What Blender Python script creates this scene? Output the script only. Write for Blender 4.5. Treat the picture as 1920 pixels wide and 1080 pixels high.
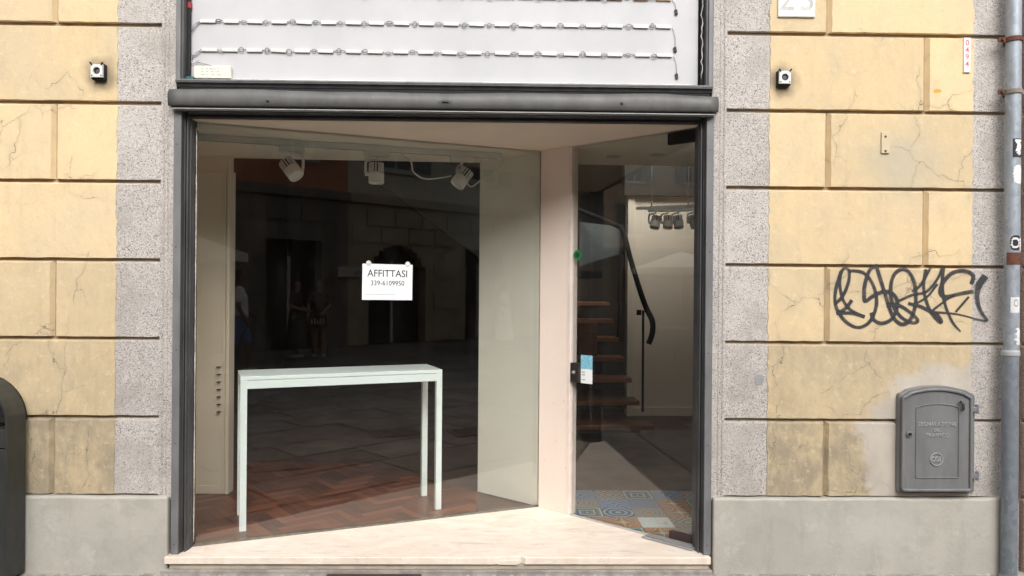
import bpy, bmesh, math, random
from mathutils import Vector, Matrix
random.seed(7)
R = math.radians
scene = bpy.context.scene
col = scene.collection
for o in list(bpy.data.objects): bpy.data.objects.remove(o)

# ------------------------------------------------------------------ camera, sky, sun, exposure
FPX, YAW, ROLL = 1386.0, R(1.0), 0.0078
CAM = Vector((0, -4.0, 1.545))
FW = Vector((math.sin(YAW), math.cos(YAW), 0)); RT0 = Vector((math.cos(YAW), -math.sin(YAW), 0)); UP0 = Vector((0, 0, 1))
RT = RT0 * math.cos(ROLL) + UP0 * math.sin(ROLL); UP = -RT0 * math.sin(ROLL) + UP0 * math.cos(ROLL)
cd = bpy.data.cameras.new('camera'); cam = bpy.data.objects.new('camera', cd); col.objects.link(cam)
cd.sensor_width = 36; cd.lens = FPX / 1920 * 36; cd.clip_end = 500; cd.clip_start = 0.05
cam.matrix_world = Matrix(((RT.x, UP.x, -FW.x, CAM.x), (RT.y, UP.y, -FW.y, CAM.y), (RT.z, UP.z, -FW.z, CAM.z), (0, 0, 0, 1)))
scene.camera = cam

SUN_EL, SUN_AZ = R(38), R(171)          # azimuth clockwise from +y: behind the camera, a little to the right
w = bpy.data.worlds.new('World'); scene.world = w; w.use_nodes = True
wn = w.node_tree
sky = wn.nodes.new('ShaderNodeTexSky'); sky.sky_type = 'NISHITA'; sky.sun_disc = False
sky.sun_elevation = SUN_EL; sky.sun_rotation = SUN_AZ; sky.dust_density = 6.0; sky.air_density = 1.0; sky.ozone_density = 1.0
hs = wn.nodes.new('ShaderNodeHueSaturation'); hs.inputs['Saturation'].default_value = 0.22   # overcast: nearly white
bg = wn.nodes['Background']; bg.inputs['Strength'].default_value = 0.15
wn.links.new(sky.outputs[0], hs.inputs['Color']); wn.links.new(hs.outputs[0], bg.inputs['Color'])
sl = bpy.data.lights.new('sun', 'SUN'); sl.energy = 0.95; sl.angle = R(60); sl.color = (1, .965, .91)
sun = bpy.data.objects.new('sun', sl); col.objects.link(sun)
sd = Vector((math.sin(SUN_AZ) * math.cos(SUN_EL), math.cos(SUN_AZ) * math.cos(SUN_EL), math.sin(SUN_EL)))
sun.rotation_euler = (-sd).to_track_quat('-Z', 'Y').to_euler(); sun.location = (0, -6, 12)
vs = scene.view_settings
vs.view_transform = 'Standard'; vs.look = 'None'; vs.exposure = 0.60; vs.gamma = 1.0; vs.use_curve_mapping = False

def ray(px, py): return FW + RT * ((px - 960) / FPX) - UP * ((py - 540) / FPX)
def at(px, py, y=0.0):
    d = ray(px, py); return CAM + d * ((y - CAM.y) / d.y)
def gp(px, py, z=0.0):
    d = ray(px, py); return CAM + d * ((z - CAM.z) / d.z)

# ------------------------------------------------------------------ mesh helpers
class MB:
    def __init__(s): s.v = []; s.f = []; s.sm = []; s.mi = []
    def add(s, vs_, fs, smooth=False, mi=0):
        b = len(s.v); s.v += [tuple(p) for p in vs_]
        for f in fs: s.f.append(tuple(b + i for i in f)); s.sm.append(smooth); s.mi.append(mi)
        return s
    def box(s, x0, x1, y0, y1, z0, z1, mi=0):
        return s.add([(x, y, z) for z in (z0, z1) for y in (y0, y1) for x in (x0, x1)],
                     [(0, 2, 3, 1), (4, 5, 7, 6), (0, 1, 5, 4), (2, 6, 7, 3), (0, 4, 6, 2), (1, 3, 7, 5)], mi=mi)
    def ext(s, poly, vec, smooth=False, mi=0):
        n = len(poly); vec = Vector(vec)
        a = [Vector(p) for p in poly]; b = [p + vec for p in a]
        fs = [tuple(range(n))[::-1], tuple(range(n, 2 * n))]
        s.add(a + b, fs, False, mi)
        k = len(s.v) - 2 * n
        for i in range(n):
            j = (i + 1) % n
            s.f.append((k + i, k + j, k + n + j, k + n + i)); s.sm.append(smooth); s.mi.append(mi)
        return s
    def prism(s, poly, z0, z1, mi=0): return s.ext([(p[0], p[1], z0) for p in poly], (0, 0, z1 - z0), mi=mi)
    def bar(s, p, q, w_, h, up=(0, 0, 1)):
        p = Vector(p); q = Vector(q); d = (q - p).normalized(); sx = d.cross(Vector(up)).normalized() * w_ / 2; u = sx.cross(d).normalized() * h / 2
        return s.ext([p - sx - u, p + sx - u, p + sx + u, p - sx + u], q - p)
    def tube(s, path, r, n=8, cap=True):
        P = [Vector(p) for p in path]; m = len(P); b = len(s.v); nrm = None
        for i, p in enumerate(P):
            t = (P[min(i + 1, m - 1)] - P[max(i - 1, 0)])
            t = t.normalized() if t.length > 1e-9 else Vector((0, 0, 1))
            if nrm is None: nrm = t.orthogonal().normalized()
            nrm = nrm - t * nrm.dot(t); nrm = nrm.normalized() if nrm.length > 1e-6 else t.orthogonal().normalized()
            bn = t.cross(nrm); ri = r[i] if isinstance(r, (list, tuple)) else r
            for k in range(n):
                a = 2 * math.pi * k / n; s.v.append(tuple(p + (nrm * math.cos(a) + bn * math.sin(a)) * ri))
        for i in range(m - 1):
            for k in range(n):
                k2 = (k + 1) % n
                s.f.append((b + i * n + k, b + i * n + k2, b + (i + 1) * n + k2, b + (i + 1) * n + k)); s.sm.append(True); s.mi.append(0)
        if cap:
            s.f.append(tuple(b + k for k in range(n))[::-1]); s.sm.append(False); s.mi.append(0)
            s.f.append(tuple(b + (m - 1) * n + k for k in range(n))); s.sm.append(False); s.mi.append(0)
        return s
    def lathe(s, org, axis, prof, n=20):
        org = Vector(org); axis = Vector(axis).normalized()
        path = [org + axis * h for r_, h in prof]; b = len(s.v)
        a0 = axis.orthogonal().normalized(); a1 = axis.cross(a0)
        for (r_, h), p in zip(prof, path):
            for k in range(n):
                a = 2 * math.pi * k / n; s.v.append(tuple(p + (a0 * math.cos(a) + a1 * math.sin(a)) * r_))
        for i in range(len(prof) - 1):
            for k in range(n):
                k2 = (k + 1) % n
                s.f.append((b + i * n + k, b + i * n + k2, b + (i + 1) * n + k2, b + (i + 1) * n + k)); s.sm.append(False); s.mi.append(0)
        s.f.append(tuple(b + k for k in range(n))[::-1]); s.sm.append(False); s.mi.append(0)
        e = b + (len(prof) - 1) * n
        s.f.append(tuple(e + k for k in range(n))); s.sm.append(False); s.mi.append(0)
        return s
    def capsule(s, p, q, r1, r2, n=10):
        p = Vector(p); q = Vector(q); d = (q - p); L = d.length; d = d / L if L > 1e-6 else Vector((0, 0, 1))
        path = []; rr = []
        for a in (-80, -50, -20, 0): path.append(p + d * r1 * math.sin(R(a))); rr.append(r1 * math.cos(R(a)))
        for a in (0, 20, 50, 80): path.append(q + d * r2 * math.sin(R(a))); rr.append(r2 * math.cos(R(a)))
        return s.tube(path, rr, n)
    def mesh(s, name):
        me = bpy.data.meshes.new(name); me.from_pydata(s.v, [], s.f)
        me.polygons.foreach_set('use_smooth', s.sm); me.polygons.foreach_set('material_index', s.mi)
        b = bmesh.new(); b.from_mesh(me); bmesh.ops.recalc_face_normals(b, faces=b.faces); b.to_mesh(me); b.free()
        return me
    def build(s, name, mat, parent=None, bevel=0, loc=None, seg=2):
        me = s.mesh(name); return link(name, me, mat, parent, bevel, loc, seg)
def link(name, me, mat, parent=None, bevel=0, loc=None, seg=2):
    o = bpy.data.objects.new(name, me); col.objects.link(o)
    if len(me.materials) == 0:
        for m in (mat if isinstance(mat, (list, tuple)) else [mat]): me.materials.append(m)
    if parent: o.parent = parent
    if loc: o.location = loc
    if bevel:
        bv = o.modifiers.new('bevel', 'BEVEL'); bv.width = bevel; bv.segments = seg; bv.limit_method = 'ANGLE'; bv.angle_limit = R(35)
    return o
def tag(o, label, cat, group=None):
    o['label'] = label; o['category'] = cat
    if group: o['group'] = group
    return o
def thing(name, label, cat, group=None, loc=(0, 0, 0), rz=0):
    o = bpy.data.objects.new(name, None); col.objects.link(o); o.location = loc; o.rotation_euler = (0, 0, rz); o.empty_display_size = .1
    return tag(o, label, cat, group)
def struct(o): o['kind'] = 'structure'; return o
def copy_tree(o, parent=None):
    c = o.copy(); col.objects.link(c); c.parent = parent
    for ch in list(o.children): copy_tree(ch, c)
    return c
def smooth_path(pts, n=6):
    P = [Vector(p) for p in pts]; out = []
    for i in range(len(P) - 1):
        p0 = P[max(i - 1, 0)]; p1 = P[i]; p2 = P[i + 1]; p3 = P[min(i + 2, len(P) - 1)]
        for k in range(n):
            t = k / n
            out.append(.5 * ((2 * p1) + (p2 - p0) * t + (2 * p0 - 5 * p1 + 4 * p2 - p3) * t * t + (3 * p1 - p0 - 3 * p2 + p3) * t ** 3))
    out.append(P[-1]); return out
def clip(poly, a, b):
    """keep the part of a 2-d polygon on the left of the line a->b"""
    out = []; n = len(poly)
    sd_ = lambda p: (b[0] - a[0]) * (p[1] - a[1]) - (b[1] - a[1]) * (p[0] - a[0])
    for i in range(n):
        p, q = poly[i], poly[(i + 1) % n]; s0, s1 = sd_(p), sd_(q)
        if s0 >= 0: out.append(p)
        if s0 * s1 < 0:
            t = s0 / (s0 - s1); out.append((p[0] + (q[0] - p[0]) * t, p[1] + (q[1] - p[1]) * t))
    return out
def clip_all(poly, region):
    for i in range(len(region)):
        if len(poly) < 3: return []
        poly = clip(poly, region[i], region[(i + 1) % len(region)])
    return poly if len(poly) >= 3 else []
def area(p): return abs(sum(p[i][0] * p[(i + 1) % len(p)][1] - p[(i + 1) % len(p)][0] * p[i][1] for i in range(len(p)))) / 2
def text_mesh(body, size, extrude=.0, align='CENTER', spacing=1.0, bold=0.0):
    c = bpy.data.curves.new('lettering', 'FONT'); c.body = body; c.size = size; c.extrude = extrude; c.align_x = align; c.align_y = 'CENTER'
    c.space_character = spacing; c.offset = bold; c.resolution_u = 3
    t = bpy.data.objects.new('lettering', c); col.objects.link(t)
    dg = bpy.context.evaluated_depsgraph_get(); me = bpy.data.meshes.new_from_object(t.evaluated_get(dg)); bpy.data.objects.remove(t)
    me.materials.clear(); return me
def lettering(body, size, mat, parent, mtx, extrude=.0015, name='lettering', spacing=1.0, bold=0.0, sx=1.0):
    me = text_mesh(body, size, extrude, spacing=spacing, bold=bold)
    me.transform(Matrix.Diagonal((sx, 1, 1, 1))); me.transform(mtx)
    return link(name, me, mat, parent)
WALLTXT = lambda p: Matrix.Translation(p) @ Matrix.Rotation(R(90), 4, 'X')     # text upright, facing -y

# ------------------------------------------------------------------ materials
class NT:
    def __init__(s, name):
        s.m = bpy.data.materials.new(name); s.m.use_nodes = True; s.t = s.m.node_tree; s.b = s.t.nodes['Principled BSDF']; s.out = s.t.nodes['Material Output']
    def n(s, typ, **kw):
        nd = s.t.nodes.new('ShaderNode' + typ)
        for k, v in kw.items():
            if k.startswith('_'): setattr(nd, k[1:], v)
            else: s.put(nd.inputs[k.replace('0', ' ') if k.replace('0', ' ') in nd.inputs else k], v)
        return nd
    def put(s, inp, v):
        if isinstance(v, bpy.types.NodeSocket): s.t.links.new(v, inp)
        elif isinstance(v, (tuple, list)) and len(v) == 3 and inp.type == 'RGBA': inp.default_value = (*v, 1)
        else: inp.default_value = v
    def set(s, **kw):
        for k, v in kw.items(): s.put(s.b.inputs[k.replace('_', ' ')], v)
    def math(s, op, a, b=0.0, clamp=False):
        nd = s.t.nodes.new('ShaderNodeMath'); nd.operation = op; nd.use_clamp = clamp; s.put(nd.inputs[0], a); s.put(nd.inputs[1], b); return nd.outputs[0]
    def mix(s, f, a, b, blend='MIX'):
        nd = s.t.nodes.new('ShaderNodeMix'); nd.data_type = 'RGBA'; nd.blend_type = blend; s.put(nd.inputs[0], f); s.put(nd.inputs[6], a); s.put(nd.inputs[7], b); return nd.outputs[2]
    def ramp(s, f, stops, interp='LINEAR'):
        nd = s.t.nodes.new('ShaderNodeValToRGB'); cr = nd.color_ramp; cr.interpolation = interp
        while len(cr.elements) < len(stops): cr.elements.new(.5)
        for e, (p, c) in zip(cr.elements, stops): e.position = p; e.color = (*c, 1) if isinstance(c, (tuple, list)) else (c, c, c, 1)
        s.put(nd.inputs[0], f); return nd.outputs[0]
    def step(s, f, a, b):
        nd = s.t.nodes.new('ShaderNodeMapRange'); nd.interpolation_type = 'SMOOTHSTEP'; s.put(nd.inputs[0], f); nd.inputs[1].default_value = a; nd.inputs[2].default_value = b; return nd.outputs[0]
    def noise(s, vec, scale, detail=4, rough=.55, dist=0.0):
        nd = s.t.nodes.new('ShaderNodeTexNoise'); s.put(nd.inputs['Vector'], vec); nd.inputs['Scale'].default_value = scale; nd.inputs['Detail'].default_value = detail
        nd.inputs['Roughness'].default_value = rough; nd.inputs['Distortion'].default_value = dist; return nd.outputs['Fac']
    def pos(s): return s.t.nodes.new('ShaderNodeNewGeometry').outputs['Position']
    def obj(s): return s.t.nodes.new('ShaderNodeTexCoord').outputs['Object']
    def rnd(s): return s.t.nodes.new('ShaderNodeObjectInfo').outputs['Random']
    def scale(s, vec, v):
        nd = s.t.nodes.new('ShaderNodeVectorMath'); nd.operation = 'MULTIPLY'; s.put(nd.inputs[0], vec); nd.inputs[1].default_value = v; return nd.outputs[0]
    def vadd(s, vec, v):
        nd = s.t.nodes.new('ShaderNodeVectorMath'); nd.operation = 'ADD'; s.put(nd.inputs[0], vec); s.put(nd.inputs[1], v); return nd.outputs[0]
    def dist(s, vec, p):
        nd = s.t.nodes.new('ShaderNodeVectorMath'); nd.operation = 'DISTANCE'; s.put(nd.inputs[0], vec); nd.inputs[1].default_value = p; return nd.outputs['Value']
    def bump(s, h, strength, distance=.01):
        nd = s.t.nodes.new('ShaderNodeBump'); nd.inputs['Strength'].default_value = strength; nd.inputs['Distance'].default_value = distance; s.put(nd.inputs['Height'], h)
        s.t.links.new(nd.outputs[0], s.b.inputs['Normal'])
def simple(name, c1, c2=None, scale=6, rough=.6, bump=0, bscale=80, metal=0, spec=.5, local=False, var=0, stretch=None):
    t = NT(name); p = t.obj() if local else t.pos()
    if stretch: p = t.scale(p, stretch)
    c2 = c2 or tuple(v * .85 for v in c1)
    f = t.noise(p, scale, 6, .6); c = t.mix(t.step(f, .35, .65), c1, c2)
    if var:
        k = t.math('ADD', t.math('MULTIPLY', t.rnd(), var), 1 - var / 2)
        hsn = t.n('HueSaturation', Color=c, Value=k); c = hsn.outputs[0]
    t.set(Base_Color=c, Roughness=t.math('ADD', t.math('MULTIPLY', f, .2), rough - .1), Metallic=metal); t.b.inputs['Specular IOR Level'].default_value = spec
    if bump: t.bump(t.noise(p, bscale, 5, .6), bump, .004)
    return t.m

def plaster(name):
    t = NT(name); p = t.pos()
    big = t.noise(p, 1.7, 6, .6, .4); mid = t.noise(t.scale(p, (1, 1, .6)), 7, 6, .6); fine = t.noise(p, 60, 4, .6)
    c = t.mix(t.step(big, .3, .7), (.76, .59, .35), (.69, .555, .36))
    c = t.mix(t.math('MULTIPLY', t.step(mid, .5, .78), .55), c, (.56, .45, .295))
    c = t.mix(t.math('MULTIPLY', t.step(t.noise(p, 3.1, 5, .65, .8), .58, .75), .5), c, (.53, .445, .31))
    # vertical rain streaks
    st = t.noise(t.scale(p, (9, 1, .7)), 1.6, 5, .6)
    c = t.mix(t.math('MULTIPLY', t.step(st, .55, .75), .35), c, (.50, .41, .285))
    k = t.math('ADD', t.math('MULTIPLY', t.rnd(), .12), .94); c = t.n('HueSaturation', Color=c, Value=k).outputs[0]
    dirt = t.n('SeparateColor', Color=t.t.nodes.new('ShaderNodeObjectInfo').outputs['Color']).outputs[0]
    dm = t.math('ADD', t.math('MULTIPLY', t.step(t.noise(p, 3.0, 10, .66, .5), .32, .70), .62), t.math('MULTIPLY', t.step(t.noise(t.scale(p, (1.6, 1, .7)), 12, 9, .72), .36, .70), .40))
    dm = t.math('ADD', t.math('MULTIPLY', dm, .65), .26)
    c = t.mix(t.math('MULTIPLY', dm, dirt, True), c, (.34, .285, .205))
    fm = t.step(t.noise(p, 22, 6, .7), .52, .75); c = t.mix(t.math('MULTIPLY', fm, .30), c, (.45, .36, .22)); lf = t.step(t.noise(t.vadd(p, (7, 3, 1)), 17, 9, .75), .54, .64); c = t.mix(t.math('MULTIPLY', lf, .30), c, (.82, .68, .46))
    # hairline cracks
    wob = t.n('TexNoise', Vector=p, Scale=3.5, Detail=5.0).outputs['Color']
    wp_ = t.vadd(p, t.scale(wob, (.45, .45, .45)))
    vo = t.n('TexVoronoi', _feature='DISTANCE_TO_EDGE', Vector=t.scale(wp_, (1, 1, 1)), Scale=2.9)
    crack = t.math('SUBTRACT', 1.0, t.step(vo.outputs['Distance'], .0, .0055), True)
    crack = t.math('MULTIPLY', crack, t.step(t.noise(p, 2.3, 3), .49, .58))
    halo = t.math('MULTIPLY', t.math('SUBTRACT', 1.0, t.step(vo.outputs['Distance'], .0, .09), True), t.step(t.noise(p, 2.3, 3), .48, .62))
    c = t.mix(t.math('MULTIPLY', halo, .30), c, (.42, .36, .26))
    c = t.mix(t.math('MULTIPLY', crack, .75), c, (.22, .165, .11))
    # bare cement around the iron cabinet
    q = at(1790, 850); d = t.dist(t.scale(p, (1, 0, 1.05)), (q.x, 0, q.z * 1.05))
    d = t.math('ADD', d, t.math('MULTIPLY', t.math('SUBTRACT', t.noise(p, 4.5, 9, .68), .5), .55))
    cem = t.mix(t.step(mid, .35, .7), (.56, .51, .45), (.46, .42, .37))
    c = t.mix(t.math('MULTIPLY', t.math('SUBTRACT', 1.0, t.step(d, .46, .56), True), .92), c, cem)
    # soot round the two sockets, damp mark by the little plate
    for px, py, r0, r1, col_, a in ((190, 140, .03, .12, (.16, .13, .1), .75), (1466, 152, .03, .12, (.16, .13, .1), .75), (1690, 300, .05, .3, (.45, .42, .34), .6)):
        q = at(px, py); d = t.math('ADD', t.dist(t.scale(p, (1, 0, 1)), (q.x, 0, q.z)), t.math('MULTIPLY', t.math('SUBTRACT', t.noise(p, 9, 4), .5), r1 * .9))
        c = t.mix(t.math('MULTIPLY', t.math('SUBTRACT', 1.0, t.step(d, r0, r1), True), a), c, col_)
    # an old orange paint mark
    q = at(1757, 171); d = t.math('ADD', t.dist(t.scale(p, (1, 0, 1.6)), (q.x, 0, q.z * 1.6)), t.math('MULTIPLY', t.math('SUBTRACT', t.noise(p, 40, 3), .5), .03))
    c = t.mix(t.math('SUBTRACT', 1.0, t.step(d, .017, .021), True), c, (.66, .36, .06))
    t.set(Base_Color=c, Roughness=.88); t.b.inputs['Specular IOR Level'].default_value = .2
    h = t.math('SUBTRACT', t.math('ADD', t.math('MULTIPLY', fine, .25), t.math('MULTIPLY', mid, .9)), t.math('MULTIPLY', crack, .8))
    t.bump(h, .55, .010); return t.m
def granite(name, tint=(1, 1, 1)):
    t = NT(name); p = t.pos()
    v = t.n('TexVoronoi', Vector=t.vadd(p, t.scale(t.n('TexNoise', Vector=p, Scale=70.0).outputs['Color'], (.012, .012, .012))), Scale=235.0)
    sp = t.n('SeparateColor', Color=v.outputs['Color']).outputs[0]
    m = lambda a: tuple(x * y for x, y in zip(a, tint))
    c = t.ramp(sp, [(0, m((.12, .115, .11))), (.08, m((.28, .265, .26))), (.2, m((.45, .425, .41))), (.55, m((.56, .53, .51))), (.85, m((.64, .605, .58))), (1, m((.72, .69, .66)))])
    c = t.mix(t.math('MULTIPLY', t.step(t.noise(p, 2.6, 9, .7, .4), .46, .64), .6), c, m((.40, .37, .345))); c = t.mix(t.math('MULTIPLY', t.step(t.noise(t.vadd(p, (3, 1, 5)), 2.2, 8, .68), .50, .66), .35), c, m((.70, .67, .64)))
    c = t.mix(t.math('MULTIPLY', t.step(t.noise(t.scale(p, (6, 1, .8)), 2, 4), .58, .75), .3), c, (.30, .25, .21))
    k = t.math('ADD', t.math('MULTIPLY', t.rnd(), .10), .95); c = t.n('HueSaturation', Color=c, Value=k).outputs[0]
    t.set(Base_Color=c, Roughness=.8); t.b.inputs['Specular IOR Level'].default_value = .3
    t.bump(t.math('ADD', t.math('MULTIPLY', sp, .5), t.noise(p, 90, 4, .7)), .6, .006); return t.m
def cement(name, a, b, c3):
    t = NT(name); p = t.pos()
    c = t.mix(t.step(t.noise(p, 2.2, 7, .6, .6), .35, .65), a, b)
    c = t.mix(t.math('MULTIPLY', t.step(t.noise(p, 9, 8, .7), .45, .68), .6), c, c3); c = t.mix(t.math('MULTIPLY', t.step(t.noise(t.scale(p, (3, 1, .7)), 3, 7, .7), .52, .68), .4), c, (.34, .315, .275)); c = t.mix(t.math('MULTIPLY', t.step(t.noise(t.vadd(p, (4, 0, 2)), 6, 8, .7), .55, .66), .35), c, (.60, .58, .53))
    q = at(1640, 985); d = t.math('ADD', t.dist(t.scale(p, (1, 0, 1.3)), (q.x, 0, q.z * 1.3)), t.math('MULTIPLY', t.math('SUBTRACT', t.noise(p, 5, 4), .5), .2))
    c = t.mix(t.math('MULTIPLY', t.math('SUBTRACT', 1.0, t.step(d, .02, .26), True), .28), c, (.62, .60, .57))  # pale highlight blob painted into the plinth cement
    t.set(Base_Color=c, Roughness=.85); t.b.inputs['Specular IOR Level'].default_value = .25
    t.bump(t.math('ADD', t.noise(p, 6, 6, .6), t.math('MULTIPLY', t.noise(p, 70, 4), .3)), .3, .01); return t.m
def marble(name):
    t = NT(name); p = t.pos()
    v = t.noise(t.scale(p, (1, 2.2, 1)), 4, 9, .68, 1.4)
    c = t.mix(t.step(v, .38, .62), (.86, .765, .665), (.79, .665, .555))
    c = t.mix(t.math('MULTIPLY', t.step(t.noise(p, 14, 6, .7), .55, .75), .35), c, (.56, .45, .36))
    c = t.mix(t.math('MULTIPLY', t.step(t.noise(t.scale(p, (.6, 2, 2)), 5, 8, .75), .54, .66), .5), c, (.50, .42, .35)); sp = t.step(t.noise(p, 55, 5, .7), .66, .74); c = t.mix(t.math('MULTIPLY', sp, .5), c, (.33, .27, .22))
    t.set(Base_Color=c, Roughness=.5); t.bump(t.noise(p, 40, 5), .15, .004); return t.m
def metal_paint(name, c1, c2, rough=.42, wear=(.34, .33, .32), spec=.5, amt=.7):
    t = NT(name); p = t.pos()
    c = t.mix(t.step(t.noise(t.scale(p, (1, 1, .35)), 11, 6, .6), .35, .68), c1, c2)
    c = t.mix(t.math('MULTIPLY', t.step(t.noise(p, 38, 5, .7), .68, .74), amt), c, wear)
    t.set(Base_Color=c, Roughness=t.math('ADD', t.math('MULTIPLY', t.noise(p, 20, 4), .3), rough - .15)); t.b.inputs['Specular IOR Level'].default_value = spec
    t.bump(t.noise(p, 25, 4), .12, .004); return t.m
def galvanised(name):
    t = NT(name); p = t.pos()
    v = t.n('TexVoronoi', Vector=t.scale(p, (1, 1, .6)), Scale=45.0); f = t.n('SeparateColor', Color=v.outputs['Color']).outputs[0]
    c = t.mix(f, (.30, .345, .40), (.40, .44, .49)); c = t.mix(t.math('MULTIPLY', t.step(t.noise(t.scale(p, (3, 3, .8)), 5, 6, .65), .5, .72), .6), c, (.22, .24, .27))
    t.set(Base_Color=c, Metallic=.35, Roughness=.5); return t.m
def wood(name, c1, c2, c3):
    t = NT(name); p = t.obj()
    p2 = t.vadd(p, t.scale(t.n('CombineXYZ', X=t.rnd(), Y=t.rnd(), Z=t.rnd()).outputs[0], (40, 40, 40)))
    g = t.noise(t.scale(p2, (2.5, 45, 30)), 1.6, 6, .65, .5)
    c = t.mix(t.step(g, .35, .68), c1, c2); c = t.mix(t.math('MULTIPLY', t.rnd(), .7), c, c3)
    c = t.n('HueSaturation', Color=c, Value=t.math('ADD', t.math('MULTIPLY', t.rnd(), .8), .6)).outputs[0]
    t.set(Base_Color=c, Roughness=.38); t.bump(g, .08, .002); return t.m
def glass(name, tint=(.97, .98, .975)):
    t = NT(name); t.t.nodes.remove(t.b)
    geo = t.n('NewGeometry'); ior = t.math('SUBTRACT', 1.62, t.math('MULTIPLY', geo.outputs['Backfacing'], 1.62 - 1 / 1.62))
    fr = t.n('Fresnel', IOR=ior); tr = t.n('BsdfTransparent', Color=tint); gl = t.n('BsdfGlossy', Color=(1, 1, 1), Roughness=0.0)
    mx = t.n('MixShader'); t.put(mx.inputs[0], fr.outputs[0]); t.put(mx.inputs[1], tr.outputs[0]); t.put(mx.inputs[2], gl.outputs[0])
    p = t.pos(); du = t.math('ADD', t.math('MULTIPLY', t.step(t.noise(t.scale(p, (4, 4, 1)), 2.5, 7, .7), .45, .75), .004), t.math('MULTIPLY', t.step(t.noise(p, 120, 3, .6), .72, .78), .05))
    df = t.n('BsdfDiffuse', Color=(.7, .68, .64)); m2 = t.n('MixShader'); t.put(m2.inputs[0], du); t.put(m2.inputs[1], mx.outputs[0]); t.put(m2.inputs[2], df.outputs[0]); mx = m2
    t.t.links.new(mx.outputs[0], t.out.inputs[0]); return t.m
def spray(name):
    t = NT(name); uv = t.n('UVMap').outputs[0]; x = t.n('SeparateXYZ', Vector=uv).outputs[0]
    e = t.math('SUBTRACT', 1.0, t.math('ABSOLUTE', t.math('SUBTRACT', t.math('MULTIPLY', x, 2.0), 1.0)))
    a = t.step(t.math('ADD', e, t.math('MULTIPLY', t.math('SUBTRACT', t.noise(t.pos(), 300, 3), .5), .25)), .05, .55)
    a = t.math('MULTIPLY', a, t.math('ADD', t.math('MULTIPLY', t.step(t.noise(t.pos(), 14, 4), .3, .6), .25), .70))
    t.set(Base_Color=(.035, .036, .042), Roughness=.6, Alpha=a); return t.m

PLASTER = plaster('yellow_plaster'); GRANITE = granite('grey_granite', (.95, .935, .915)); GRANITE_PINK = granite('pink_granite', (1.0, .82, .74))
CEMENT = cement('cement_render', (.48, .455, .405), (.42, .40, .36), (.38, .36, .32)); MARBLE = marble('cream_marble')
FRAME = metal_paint('anthracite_frame', (.055, .055, .058), (.085, .085, .088)); FRAME_OUT = metal_paint('worn_grey_frame', (.15, .15, .155), (.20, .20, .205), wear=(.4, .4, .39))
DRUM = metal_paint('grey_shutter_paint', (.085, .084, .082), (.115, .114, .11), rough=.5, amt=.5); BLACK = simple('matt_black', (.008, .008, .009), rough=.7)
LIP = metal_paint('bare_aluminium', (.42, .42, .42), (.32, .32, .32), rough=.35)
IRON = metal_paint('grey_iron_paint', (.16, .162, .166), (.20, .202, .206), rough=.40, wear=(.28, .28, .28), amt=.6)
IRONLIT = metal_paint('highlit_iron_paint', (.40, .40, .40), (.32, .32, .32), rough=.38)  # lighter paint colour carries the highlight on raised letters and emblem
PANEL = simple('sign_back_panel', (.53, .53, .55), (.485, .485, .505), 2, .6, .1, 30); WHITE = simple('white_plastic', (.78, .78, .76), rough=.45)
OFFWHITE = simple('chipped_white_strip', (.74, .72, .68), (.55, .53, .49), 25, .6); CREAMPL = simple('cream_plastic', (.80, .78, .64), (.74, .72, .60), rough=.5)
ORANGE = simple('orange_lit_module', (.50, .30, .16), (.62, .45, .3), 30, .5); WIRE = simple('grey_wire', (.20, .19, .21), rough=.5)  # orange light on the top-row modules put into their colour
LEDDOT = simple('led_chip', (.80, .76, .60), rough=.35); TEAL = simple('teal_terminal', (.03, .12, .13), rough=.5); RED = simple('red_connector', (.35, .02, .03), rough=.5)
PINKPAINT = None
def pink_paint():
    t = NT('pink_paint'); p = t.pos()
    c = t.mix(t.step(t.noise(p, 3, 6, .6), .35, .68), (.86, .73, .64), (.83, .70, .615))
    v = t.n('TexVoronoi', Vector=p, Scale=16.0); dot = t.math('MULTIPLY', t.math('SUBTRACT', 1.0, t.step(v.outputs['Distance'], .045, .075), True), t.step(t.noise(p, 4, 2), .5, .6))
    c = t.mix(t.math('MULTIPLY', dot, .8), c, (.30, .22, .18)); t.set(Base_Color=c, Roughness=.6); t.bump(t.noise(p, 50, 4), .12, .004); return t.m
PINKPAINT = pink_paint()
SOFFIT = simple('peach_soffit', (.84, .70, .56), (.80, .67, .54), 3, .7, .1, 40); CREAMWALL = simple('cream_wall', (.86, .76, .61), (.83, .735, .59), 2, .7, .1, 40)
GREYWALL = simple('pale_greige_panel', (.76, .73, .63), (.72, .69, .60), 2, .65, .08, 30); CEIL = simple('beige_ceiling', (.80, .73, .60), (.76, .69, .57), 3, .75, .15, 30)
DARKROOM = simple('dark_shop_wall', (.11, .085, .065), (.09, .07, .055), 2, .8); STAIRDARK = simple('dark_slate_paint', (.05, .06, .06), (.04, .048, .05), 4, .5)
PARQUET = wood('parquet', (.185, .055, .024), (.12, .037, .018), (.20, .072, .035)); TREADWOOD = wood('tread_wood', (.30, .12, .05), (.2, .075, .03), (.34, .16, .08))
FLOORDARK = simple('dark_wood_floor', (.10, .055, .035), (.075, .04, .027), 5, .4); TABLEWHITE = simple('mint_white_lacquer', (.84, .91, .88), (.83, .90, .87), 3, .32)
GLASS = glass('window_glass'); SPRAY = spray('spray_paint'); PAPER = simple('paper', (.84, .87, .88), (.83, .86, .87), 8, .8); INK = simple('ink', (.05, .05, .055), rough=.7)
INKPALE = simple('pale_ink', (.42, .44, .46), rough=.7); LAMPWHITE = simple('lamp_white', (.72, .71, .66), (.68, .67, .62), 9, .45); DARKFIN = simple('lamp_gap', (.03, .03, .03), rough=.6)
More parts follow.
